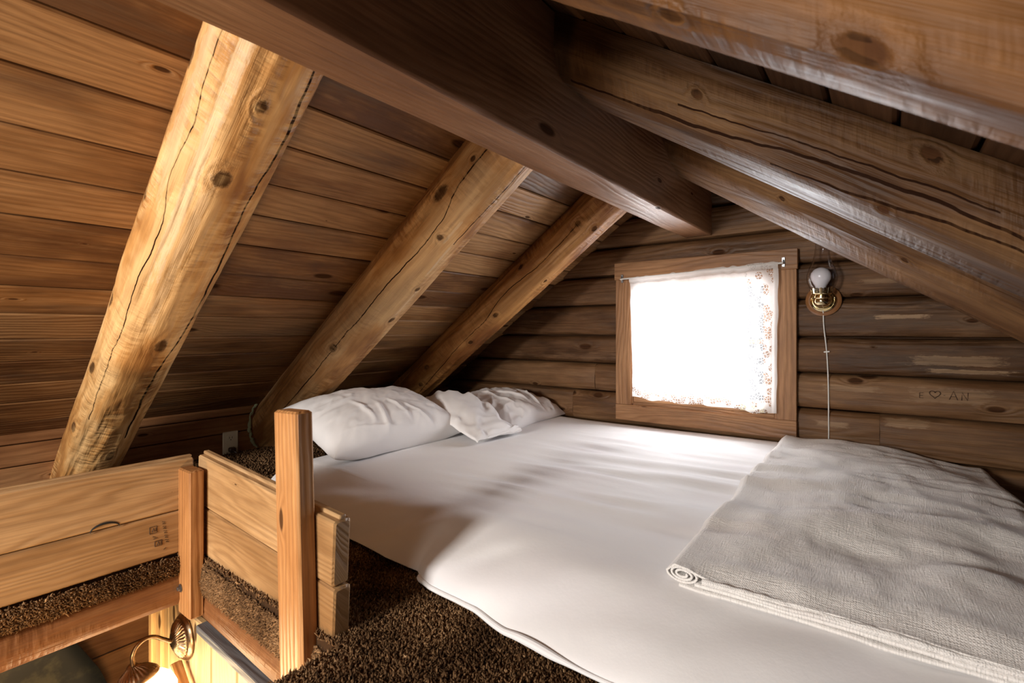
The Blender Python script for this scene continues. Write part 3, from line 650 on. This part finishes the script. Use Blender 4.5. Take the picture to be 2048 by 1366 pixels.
# foot end fall
ext=[]; 
for dx,dz in ((.012,-.03),(.016,-.07),(.018,-.11)):
    Q=P[-1].copy(); Q[:,0]+=dx; Q[:,2]=np.maximum(Q[:,2]+dz,-.64); ext.append(Q)
P=np.concatenate([P,np.array(ext)]); uvg=np.concatenate([uvg,np.array([uvg[-1]+(.04*(k+1),0) for k in range(3)])])
mb.grid(P,uvg,flip=True)
sh=mb.build('bed_sheet',M['sheet'],angle=180); tag(sh,'white cotton sheet spread over the mattress and hanging to the carpet','sheet')
# hem roll along the front edge
mb=MB(); xs=np.linspace(-.955,.3,120); mb.tube([(x,float(hemY(x))-.002+.004*vn(x*8,1.),float(hemZ(x))+.001+.003*vn(x*12,2.)) for x in xs],[.007+.003*vn(x*9,5.)-.006*(i in (0,)) for i,x in enumerate(xs)],seg=10)
mb.build('hem',M['sheet'],sh)

def pillow(c,L,Wd,T_,rot,tilt,seed,label,wr=.010,roll=0.0,sag=.0,folds=()):
    """L along local y, Wd along local x, T_ thickness"""
    mb=MB(); n=120; a_,b_=np.meshgrid(np.linspace(-1,1,n+1),np.linspace(-1,1,n+1),indexing='ij')
    e=lambda t: 1-np.abs(t)**2.6
    prof=(np.clip(e(a_),0,1)*np.clip(e(b_),0,1))**.46
    px=a_*Wd/2*(1-.07*(1-np.abs(b_)**2)*np.abs(a_)**6*1); py=b_*L/2*(1-.06*(1-np.abs(a_)**2))
    px=px+Wd*.02*vn(b_*2+seed,a_*.5)*a_**2*np.sign(a_)
    rad=np.sqrt(a_**2+b_**2)
    def wrk(sgn):
        ang=np.arctan2(b_,a_)
        w=fbm(ang*3.0+seed,rad*1.2+sgn,seed*1.3,3)*ss(.15,.9,rad)*.6
        w+=np.abs(fbm(px*9+seed*3+sgn*9,py*9+px*5,seed,3))*-1.1+.45
        for (fx,fy,dx,dy,ln,wd,h_) in folds:
            l=math.hypot(dx,dy); ux,uy=dx/l,dy/l; s_=(px-fx)*ux+(py-fy)*uy; t_=-(px-fx)*uy+(py-fy)*ux
            w=w+(h_/wr)*np.exp(-(t_/wd)**2)*np.exp(-(s_/ln)**4) *(sgn>0)
        return w*wr*np.clip(prof*1.6,0,1)
    G=[]
    for sgn,tt in ((1,.56),(-1,.44)):
        z=sgn*(T_*tt*prof)+sgn*wrk(sgn)+(.004 if sgn>0 else -.004)*0
        G.append(np.stack([px,py,z],-1))
    cx,sx=math.cos(rot),math.sin(rot); ct,st=math.cos(tilt),math.sin(tilt); cr,sr=math.cos(roll),math.sin(roll)
    def tr(Q):
        x,y,z=Q[...,0],Q[...,1],Q[...,2]
        y,z=y*cr-z*sr,y*sr+z*cr
        x,z=x*ct+z*st,-x*st+z*ct
        x,y=x*cx-y*sx,x*sx+y*cx
        return np.stack([x+c[0],y+c[1],z+c[2]],-1)
    uvg=np.stack([a_*Wd/2,b_*L/2],-1)
    out=[]
    for Q,fl in ((G[0],False),(G[1],True)):
        Q=tr(Q); 
        if sag: Q[...,2]=np.where(Q[...,2]<sag,sag+(Q[...,2]-sag)*.12,Q[...,2])
        mb.grid(Q,uvg,flip=fl)
    o=mb.build('pillow',M['pil'],angle=180); 
    w=o.modifiers.new('weld','WELD'); w.merge_threshold=.0004
    tag(o,label,'pillow'); return o
pillow((-1.85,1.445,-.418),.69,.46,.215,R(-3),R(17),3.3,'plump white pillow nearest the tall post, creased along its front',wr=.009,sag=-.515,
   folds=[(.10,.02,1,.25,.07,.010,.010),(.13,-.08,1,-.2,.08,.011,.012),(.07,-.14,1,.1,.08,.010,.010),(.14,.10,1,.7,.07,.009,.008),(.21,.0,.2,1,.24,.008,.006)])
pillow((-1.745,2.275,-.460),.62,.46,.165,R(4),R(13),9.1,'crumpled white pillow in the corner by the gable wall',wr=.014,sag=-.512,
   folds=[(.0,.0,1,.4,.10,.010,.014),(.06,.12,1,-.3,.10,.010,.014),(-.02,-.12,1,.1,.10,.012,.012)])
# loose pillowcase end folded down between the pillows
mb=MB(); n_,m_=90,50
cl_=spline([(-2.00,1.90,-.41),(-1.88,1.87,-.370),(-1.76,1.85,-.365),(-1.64,1.84,-.400),(-1.54,1.82,-.440),(-1.45,1.80,-.475),(-1.415,1.795,-.488)],15)
K=len(cl_); rgs=[];us=[]
for i in range(K):
    f=i/(K-1); w=.125+.03*math.sin(f*2.6)-.0*f; th=.020+.006*math.sin(f*5)
    T_=cl_[min(i+1,K-1)]-cl_[max(i-1,0)];T_/=np.linalg.norm(T_); sd=np.array([-.10,1,0.0]);sd-=T_*np.dot(sd,T_);sd/=np.linalg.norm(sd);nrm=np.cross(T_,sd)
    if nrm[2]<0: nrm=-nrm
    th*=(1 if 2<i<K-3 else .55)
    ring=[]
    for j in range(64):
        t=2*math.pi*j/64; ca,sa=math.cos(t),math.sin(t)
        lat=w*np.sign(ca)*abs(ca)**.55; hh=th*np.sign(sa)*abs(sa)**.7
        wob=.015*float(fbm(lat*16+2,f*5,1.,3))*(1 if sa>0 else .2)+ .011*float(vn(f*14+lat*25,lat*9,4.))*(sa>0)
        dr=-.055*(lat/.13)**2*(1-f)*.8-.02*max(0,-lat/.13)
        ring.append(cl_[i]+sd*lat+nrm*(hh+wob)+np.array([0,0,dr+.012]))
    rgs.append(np.array(ring)); us.append(i*.01)
mb.rings(rgs,us)
o=mb.build('pillowcase',M['pil'],angle=70); tag(o,'rumpled white pillowcase end folded down between the two pillows','pillowcase')

# blanket: folded, its left fold rolled; path in (x, lift) swept along y
def blanktop(x,y):
    e=(x+.39)
    z=.030+.010*ss(.02,.2,e)
    z=z+.009*fbm(x*4.5+y,y*3.2,2.,3)+.0055*fbm(x*10+2*y,y*9-3*x,5.,3)+.006*np.maximum(0,fbm(x*3+y*6,y*3-x*5,8.,2))
    # broad ridge across the blanket and hollow in front of it
    yr=1.45+.28*(x+.2)+.04*np.sin(x*9)
    z=z+.022*np.exp(-((y-yr)/.085)**2)*ss(-.33,-.1,x)-.012*np.exp(-((y-yr+.17)/.09)**2)*ss(-.3,0,x)
    return z
nb=170; Yb=np.concatenate([[1.035,1.036],np.linspace(1.042,2.535,nb)]); rows=[]
path=[]      # (x, z) param of roll: inner spiral to outer, then the top sheet
for k in range(46):
    t=k/45*2.6*2*math.pi; r=.004+.0135*k/45; path.append((-.338+r*1.9*math.cos(-t+math.pi*.2),.019+r*math.sin(-t+math.pi*.2)))
path=np.array(path)
last=path[-1]
topx=np.concatenate([np.linspace(-.355,.27,130)])
mb=MB(); NP=len(path)+len(topx)+22
G=np.zeros((len(Yb),NP,3)); UV=np.zeros((len(Yb),NP,2))
for i,y in enumerate(Yb):
    xsft=-.012*(y-1.05)/1.5+.006*float(vn(y*4,3.)); 
    zb=bedtop(topx,np.full_like(topx,max(y,1.1)))
    edge=ss(1.035,1.10,y); near=-.008*(1-edge)
    zt=zb+blanktop(topx,y)*(.72+.28*edge)+near*1.0
    # blend from the roll top to the sheet
    bl=ss(-.36,-.25,topx); zr=zb+.0365
    zt=zr*(1-bl)+zt*bl
    px_=path[:,0]+xsft; pz_=path[:,1]+float(bedtop(-.35,max(y,1.1)))+.002
    sq=1+.25*float(vn(y*5,7.)); 
    # foot drape
    s_=np.linspace(0,1,23)[1:]; xe=.27+.05*(y-1.8)*-1*0; dx=np.sin(s_*1.45)*(.075+.02*float(vn(y*4,2.))); dz=-(1-np.cos(s_*1.5))*.15-.02*s_
    fx=topx[-1]+dx; fz=zt[-1]+dz+0*s_; fx=fx+.012*vn(y*11,s_*2)*s_; fx=fx+.0
    droop=-.035*ss(.02,.27,topx)*ss(1.9,2.5,np.full_like(topx,y))-.012*ss(.05,.27,topx)
    zt=zt+droop; fz=fz+droop[-1]; fz=np.maximum(fz,-.638)
    G[i,:,0]=np.concatenate([px_,topx+xsft*(1-ss(-.3,0,topx)),fx]); G[i,:,1]=y+.004*vn(G[i,:,0]*6,1.)*(1-edge)-.010*np.sin((G[i,:,0]+.4)*5)*(1-edge)*0; G[i,:,2]=np.concatenate([pz_,zt,fz])
    L=np.concatenate([[0],np.cumsum(np.hypot(np.diff(G[i,:,0]),np.diff(G[i,:,2])))]); UV[i,:,0]=L; UV[i,:,1]=y
mb.grid(G,UV)
bl_o=mb.build('blanket',M['blank'],angle=180); so=bl_o.modifiers.new('thick','SOLIDIFY'); so.thickness=.0045; so.offset=0
tag(bl_o,'folded cream crinkle cotton blanket with rolled corner across the foot of the bed','blanket')
# under-layers seen along the near edge, with a stitched hem
mb=MB()
for k,(zo,yo,x0) in enumerate(((.0065,.000,-.345),(.0155,.004,-.315),(.0245,.001,-.30))):
    xs=np.linspace(x0,.30,90); G=np.zeros((90,14,3)); UV=np.zeros((90,14,2))
    for i,x in enumerate(xs):
        zb=float(bedtop(x,1.1)); y0=1.028+yo+.004*float(vn(x*7,k*3.)); c_=np.linspace(0,1,14)
        G[i,:,0]=x; G[i,:,1]=y0+c_*.10; G[i,:,2]=zb+zo+.0015*vn(x*20,c_*3,k)-.008*(1-ss(0,.5,c_)); UV[i,:,0]=x; UV[i,:,1]=c_*.1+k
    mb.grid(G,UV)
o=mb.build('folded_layers',M['blank'],bl_o,angle=180); so=o.modifiers.new('thick','SOLIDIFY'); so.thickness=.006; so.offset=0
mb=MB(); xs=np.linspace(-.30,.30,140); mb.tube([(x,1.034+.0035*float(vn(x*7,0.)),float(bedtop(x,1.1))+.018+.0025*float(vn(x*9,2.))) for x in xs],[.0058+.0006*math.sin(x*190) for x in xs],seg=9)
mb.build('hem',M['blank'],bl_o)

# ------------------------------------------------------------------ ladder opening: railing
ra=thing('guard_railing',(-1.60,.58,-.65),'low plank guard railing with posts around the ladder opening','railing')
pa=bpy.data.objects.new('side_panel',None); S.collection.objects.link(pa); pa.parent=ra
pb=bpy.data.objects.new('end_panel',None); S.collection.objects.link(pb); pb.parent=ra
def tboard(p0,p1,w,t,parent,rn=None,cut=None):
    mb=MB(); p0=np.array(p0,float);p1=np.array(p1,float)
    mb.box(p0,p1,w,t,(0,0,1),.004,rn=rn,n=8); return mb.build('board',M['rail'],parent)
tboard((-1.620,-1.2,-.440),(-1.620,.600,-.440),.038,.141,pa,.75)
tboard((-1.620,-1.2,-.572),(-1.620,.600,-.572),.038,.118,pa,.35)
# tongue along the top edge of each panel
mb=MB(); mb.box((-1.622,-1.2,-.3675),(-1.622,.600,-.3675),.014,.008,(0,0,1),.002); mb.build('tongue',M['rail'],pa)
dzb=-.027/.46
def bz(x,z0): return z0+dzb*(x+1.596)
x0,x1=-1.600,-.925
tboard((x0,.629,bz(x0,-.434)),(x1,.629,bz(x1,-.434)),.040,.140,pb,.62)
tboard((x0,.629,bz(x0,-.573)),(x1,.629,bz(x1,-.573)),.040,.134,pb,.2)
mb=MB(); mb.box((x0,.632,bz(x0,-.3605)),(x1,.632,bz(x1,-.3605)),.015,.010,(0,0,1),.002); mb.build('tongue',M['rail'],pb)
mb=MB(); mb.box((-1.567,.580,-.80),(-1.567,.580,-.392),.078,.038,(0,1,0),.004,n=5,rn=.5); cp_=mb.build('corner_post',M['post'],ra)
mb=MB(); bp_=(-1.585,.560,-.726); mb.lathe([(.011,0),(.011,.0015)],bp_,(0,-1,0),24); mb.lathe([(.006,.0015),(.006,.008),(.004,.009)],bp_,(0,-1,0),6); mb.build('bolt',M['steel'],cp_)
mb=MB(); mb.box((-1.0125,.588,-.95),(-1.046,.588,-.178),.094,.040,(0,1,0),.005,n=10,rn=.72); o=mb.build('tall_post',M['post'],ra); o['label']='tall worn orange newel post'
# knot hole and grade stamp on the side panel
mb=MB(); ys=np.linspace(0,math.pi,16); C0=np.array([-1.6005,.395,-.513])
P_=[(C0[0],C0[1]-.030*math.cos(t),C0[2]+.016*math.sin(t)) for t in ys]; mb.tube(P_,[.0008+.0022*math.sin(t) for t in ys],seg=6)
mb.build('knot_hole',M['black'],pa)
mb=MB(); bx_=-1.6003
def sk(pts): mb.tube([(bx_,p[0],p[1]) for p in pts],.0006,seg=4)
for (yc_,zc_,w_,h_) in ((.500,-.548,.017,.018),(.512,-.588,.017,.014)):
    sk([(yc_-w_/2,zc_-h_/2),(yc_+w_/2,zc_-h_/2),(yc_+w_/2,zc_+h_/2),(yc_-w_/2,zc_+h_/2),(yc_-w_/2,zc_-h_/2)]); sk([(yc_-.003,zc_-.005),(yc_,zc_+.005),(yc_+.003,zc_-.005)]); sk([(yc_+.006,zc_-.005),(yc_+.006,zc_+.005)])
for k in range(5):
    z_=-.532-.013*k; y_=.520+.002*k; sk([(y_,z_),(y_+.008,z_-.002),(y_+.001,z_-.006),(y_+.009,z_-.008)])
sk([(.498,-.566),(.506,-.570)]); sk([(.500,-.573),(.509,-.572)]); sk([(.524,-.61),(.530,-.605)])
mb.build('grade_stamp',M['black'],pa)

# edge logs under the carpet
def edge_beam(p0,p1,sd,label,seed):
    mb=MB(); p0=np.array(p0,float);p1=np.array(p1,float);a_=p1-p0;L=np.linalg.norm(a_);a_/=L;sd=np.array(sd,float);n=60;rg=[];us=[]
    # sd points out into the opening; section (out, z)
    pr=[(-.10,.045),(-.02,.045),(.0,.036),(.010,.018),(.013,-.005),(.010,-.030),(.0,-.048),(-.018,-.058),(-.05,-.060),(-.10,-.060)]
    for i in range(n+1):
        x=L*i/n; c=p0+a_*x
        rg.append(np.array([c+sd*(o_+.005*float(vn(j*.9+seed,x*2.5)))+np.array([0,0,z_+.004*float(vn(j*.9+seed*2,x*2.1))]) for j,(o_,z_) in enumerate(pr)])); us.append(x+seed)
    if np.dot(np.cross(a_,sd),(0,0,1))>0: rg=[r[::-1] for r in rg]
    mb.rings(rg,us,.4,vo=2)
    o=mb.build('edge_log',M['edge'],angle=70); tag(o,label,'beam'); return o
edge_beam((-1.605,-1.5,-.730),(-1.605,.66,-.730),(1,0,0),'dark rounded floor log under the side panel of the railing',3)
edge_beam((-1.56,.607,-.775),(-.90,.607,-.812),(0,-1,0),'golden rounded floor log under the end panel of the railing',6)
mb=MB(); mb.box((-1.56,.612,-.846),(-.93,.612,-.872),.045,.022,(0,0,1),.002,n=3); o=mb.build('trim_1',M['lead']); tag(o,'grey strip on top of the lower plank wall','trim',kind='structure')
# lower walls
mb=MB(); e_=[-1.925,-1.835,-1.68,-1.525,-1.369,-1.213,-1.057,-.90,-.745]
for a_,b_ in zip(e_[:-1],e_[1:]):
    top_=-.80 if b_<-1.53 else -.856-.041*((a_+b_)/2+1.56)
    mb.box(((a_+b_)/2,.625,-2.9),((a_+b_)/2,.625,top_),b_-a_-.005,.02,(0,1,0),.004,n=4)
mb.box((-1.34,.650,-2.9),(-1.34,.650,-.9),1.2,.02,(0,1,0),.001)
mb.box((-1.935,.620,-2.9),(-1.935,.620,-.74),.03,.05,(0,1,0),.004); mb.box((-1.895,.611,-2.9),(-1.895,.611,-.78),.045,.012,(0,1,0),.003)
o=mb.build('wall_below',M['pine']); tag(o,'lamp lit golden pine plank wall below the loft edge','wall',kind='structure')
mb=MB()
for z0,z1 in ((-2.3,-2.06),(-2.05,-1.80),(-1.795,-1.55),(-1.545,-1.305),(-1.30,-1.06),(-1.055,-.83)):
    mb.box((-2.52,-1.6,(z0+z1)/2),(-2.52,2.6,(z0+z1)/2),.04,z1-z0,bev=.006,n=6)
o=mb.build('wall_lower_left',M['low']); tag(o,'brown log wall of the room below, seen under the loft','wall',kind='structure')
mb=MB(); mb.box((-1.2,-1.6,-3.0),(-1.2,2.6,-3.0),2.8,.05,bev=.002); o=mb.build('floor_below',M['low']); tag(o,'floor of the room below','floor',kind='structure')
# dark hanging
mb=MB(); G=np.zeros((12,20,3)); 
for i in range(12):
    for j in range(20):
        z=-1.02-.9*i/11; ye_=.44+.5*min(.30,max(0,-1.02-z)); y=-.55+(ye_+.55)*j/19; G[i,j]=(-2.36+.012*vn(y*7,z*5),y,z)
mb.grid(G); o=mb.build('wall_hanging',M['dark'],angle=180); so=o.modifiers.new('t','SOLIDIFY'); so.thickness=.03; tag(o,'dark mottled hanging at the lower left, in front of the brown log wall','hanging')
# small sloping rail board at the lamp
mb=MB(); mb.box((-1.70,.585,-1.00),(-1.50,.585,-1.16),.03,.035,(0,0,1),.003); o=mb.build('ledge_board',M['post']); tag(o,'short orange sloping board on the pine wall beside the lit lamp','board')

# ------------------------------------------------------------------ gooseneck lamp
gx,gz=-1.70,-.930
gl=thing('wall_lamp',(gx,.61,gz),'antique bronze gooseneck wall lamp with glowing opal globe on the pine planks','lamp')
mb=MB()
prof=[(.064,0),(.066,.004),(.062,.010),(.056,.012),(.055,.016),(.050,.020),(.030,.028),(.028,.032),(.018,.036),(.006,.038)]
rgs=[];
for r_,h_ in prof:
    ring=[]
    for j in range(192):
        t=2*math.pi*j/192; rr=r_; hh=h_
        if .02<=h_<=.030: hh=h_+.0022*math.cos(t*32); 
        ring.append((gx+rr*math.cos(t),.613-hh,gz+rr*math.sin(t)))
    rgs.append(np.array(ring))
mb.rings(rgs[::-1],[p[1] for p in prof]); mb.build('back_plate',M['bronze'],gl,angle=50)
mb=MB(); arm=spline([(gx,.585,gz),(gx,.573,gz+.006),(gx,.556,gz+.020),(gx,.53,gz+.040),(gx,.508,gz+.042),(gx,.49,gz+.030),(gx,.481,gz+.008),(gx-.001,.483,gz-.018)],8); mb.tube(arm,.0055,seg=12); mb.build('arm',M['bronze'],gl)
cx_,cy_,cz_=gx-.003,.487,gz-.045; axd=(.36,.22,-1)
mb=MB(); prof=[(.006,-.030),(.012,-.026),(.016,-.018),(.034,-.008),(.044,.002),(.052,.010),(.055,.018),(.053,.026),(.046,.027)]
ax=np.array(axd,float);ax/=np.linalg.norm(ax);rf=np.array((1,0,0.));rf-=ax*np.dot(rf,ax);rf/=np.linalg.norm(rf);qf=np.cross(ax,rf);rgs=[]
for r_,h_ in prof:
    rgs.append(np.array([np.array((cx_,cy_,cz_))+ax*(h_-(.0016*math.cos(28*t) if -.02<h_<.004 else 0))+(rf*math.cos(t)+qf*math.sin(t))*r_ for t in np.linspace(0,2*math.pi,169)[:-1]]))
mb.rings(rgs,[p[1] for p in prof]); mb.build('shade_cap',M['bronze'],gl,angle=50)
mb=MB(); gp=[(.046,.022),(.062,.030),(.076,.048),(.083,.074),(.079,.102),(.064,.126),(.040,.142),(.012,.148)]
mb.lathe(gp,(cx_,cy_,cz_),axd,40); mb.build('globe',M['opal'],gl,angle=60)
pt=point('opal_globe_light',(cx_+.05,cy_-.06,cz_-.20),LAMP_P,(1.0,.68,.36),.05)

# ------------------------------------------------------------------ shag carpet (base + tufts)
def kz(x,y): return .055*ss(-2.0,-2.4,x)
pts=[];nrm=[]
def scatter(n,fn):
    p,q=fn(rs.rand(n),rs.rand(n)); pts.append(p); nrm.append(q)
U3=lambda x,v: np.tile(np.array(v,float),(len(x),1))
def f1(a_,b_): x=-1.60+1.75*a_; y=.60+.34*b_; return np.stack([x,y,-.652+kz(x,y)],-1),U3(x,(0,0,1))
scatter(48000,f1)
def f2(a_,b_): x=-.90+.75*a_; y=.35+.25*b_; return np.stack([x,y,-.652+0*x],-1),U3(x,(0,0,1))
scatter(13000,f2)
def f3(a_,b_): x=-2.50+.85*a_; y=-.5+2.45*b_; return np.stack([x,y,-.652+kz(x,y)],-1),U3(x,(0,0,1))
scatter(46000,f3)
def f4(a_,b_): y=-.35+.97*a_; z=-.692+.050*b_; return np.stack([-1.606+0*y+.006*np.sin(b_*3),y,z],-1),U3(y,(1,0,.1))
scatter(12000,f4)
def f5(a_,b_): x=-1.60+.70*a_; z=-.655-.082*b_+dzb*(x+1.6)*.6; return np.stack([x,.603+0*x-.006*np.sin(b_*3),z],-1),U3(x,(0,-1,.1))
scatter(12000,f5)
P=np.concatenate(pts);N=np.concatenate(nrm); n=len(P)
hgt=.009+.006*rs.rand(n); ln=rs.normal(0,.55,(n,3)); Dv=N+ln; Dv/=np.linalg.norm(Dv,axis=1)[:,None]
Dv2=Dv+rs.normal(0,.7,(n,3)); Dv2/=np.linalg.norm(Dv2,axis=1)[:,None]
s1=np.cross(Dv,rs.normal(0,1,(n,3))); s1/=np.linalg.norm(s1,axis=1)[:,None]; s2=np.cross(Dv,s1)
w=.0017+.0008*rs.rand(n); V=[]
base=P; mid=P+Dv*(hgt*.6)[:,None]; tip=mid+Dv2*(hgt*.5)[:,None]
for cc,k in ((base,1.0),(mid,1.15)):
    for j in range(3):
        t=2*math.pi*j/3; V.append(cc+(s1*math.cos(t)+s2*math.sin(t))*(w*k)[:,None])
V.append(tip); V=np.stack(V,1).reshape(-1,3)
F=[]; idx=np.arange(n)*7
q4=np.concatenate([np.stack([idx+j,idx+(j+1)%3,idx+3+(j+1)%3,idx+3+j],-1) for j in range(3)])
t3=np.concatenate([np.stack([idx+3+j,idx+3+(j+1)%3,idx+6],-1) for j in range(3)])
# backing surfaces
bk=MB()
def flat(p): bk.add(p,[[0,1,2,3]],None,.1)
bv=[];bf=[]
def bq(a_,b_,c_,d_): k=len(bv); bv.extend([a_,b_,c_,d_]); bf.append([k,k+1,k+2,k+3])
bq((-1.60,.60,-.650),(1.2,.60,-.650),(1.2,2.6,-.650),(-1.60,2.6,-.650)); bq((-2.0,-1.5,-.650),(-1.602,-1.5,-.650),(-1.602,2.6,-.650),(-2.0,2.6,-.650))
for k in range(8):
    xa,xb=-2.0-.065*k,-2.0-.065*(k+1); bq((xb,-1.5,-.650+kz(xb,0)),(xa,-1.5,-.650+kz(xa,0)),(xa,2.6,-.650+kz(xa,0)),(xb,2.6,-.650+kz(xb,0)))
bq((-.90,-1.5,-.650),(1.2,-1.5,-.650),(1.2,.60,-.650),(-.90,.60,-.650))
bq((-1.603,-1.5,-.695),(-1.603,.6,-.695),(-1.603,.6,-.650),(-1.603,-1.5,-.650)); bq((-1.6,.602,-.74),(-.9,.602,-.765),(-.9,.602,-.650),(-1.6,.602,-.650))
me=bpy.data.meshes.new('shag_carpet'); nb_=len(bv)
allV=np.concatenate([V,np.array(bv)]); allV[:,2]+=H
lt=np.concatenate([q4.ravel(),t3.ravel(),(np.array(bf)+len(V)).ravel()]); counts=np.concatenate([np.full(len(q4),4),np.full(len(t3),3),np.full(len(bf),4)])
me.vertices.add(len(allV)); me.vertices.foreach_set('co',allV.astype(np.float32).ravel())
me.loops.add(len(lt)); me.loops.foreach_set('vertex_index',lt.astype(np.int32))
me.polygons.add(len(counts)); me.polygons.foreach_set('loop_start',np.concatenate([[0],np.cumsum(counts)[:-1]]).astype(np.int32))
me.update(calc_edges=True)
tc=np.clip(.44+.17*rs.normal(0,1,n)+.25*fbm(P[:,0]*9,P[:,1]*9+P[:,2]*9,1.,2),0,1)
at=me.attributes.new('rnd','FLOAT','FACE'); at.data.foreach_set('value',np.concatenate([np.tile(tc,3),np.tile(tc,3),np.full(len(bf),.05)]).astype(np.float32))
me.materials.append(M['carpet']); me.validate()
o=bpy.data.objects.new('shag_carpet',me); S.collection.objects.link(o); tag(o,'dark brown mottled shag carpet covering the loft floor and wrapped over its edge','carpet',kind='stuff')
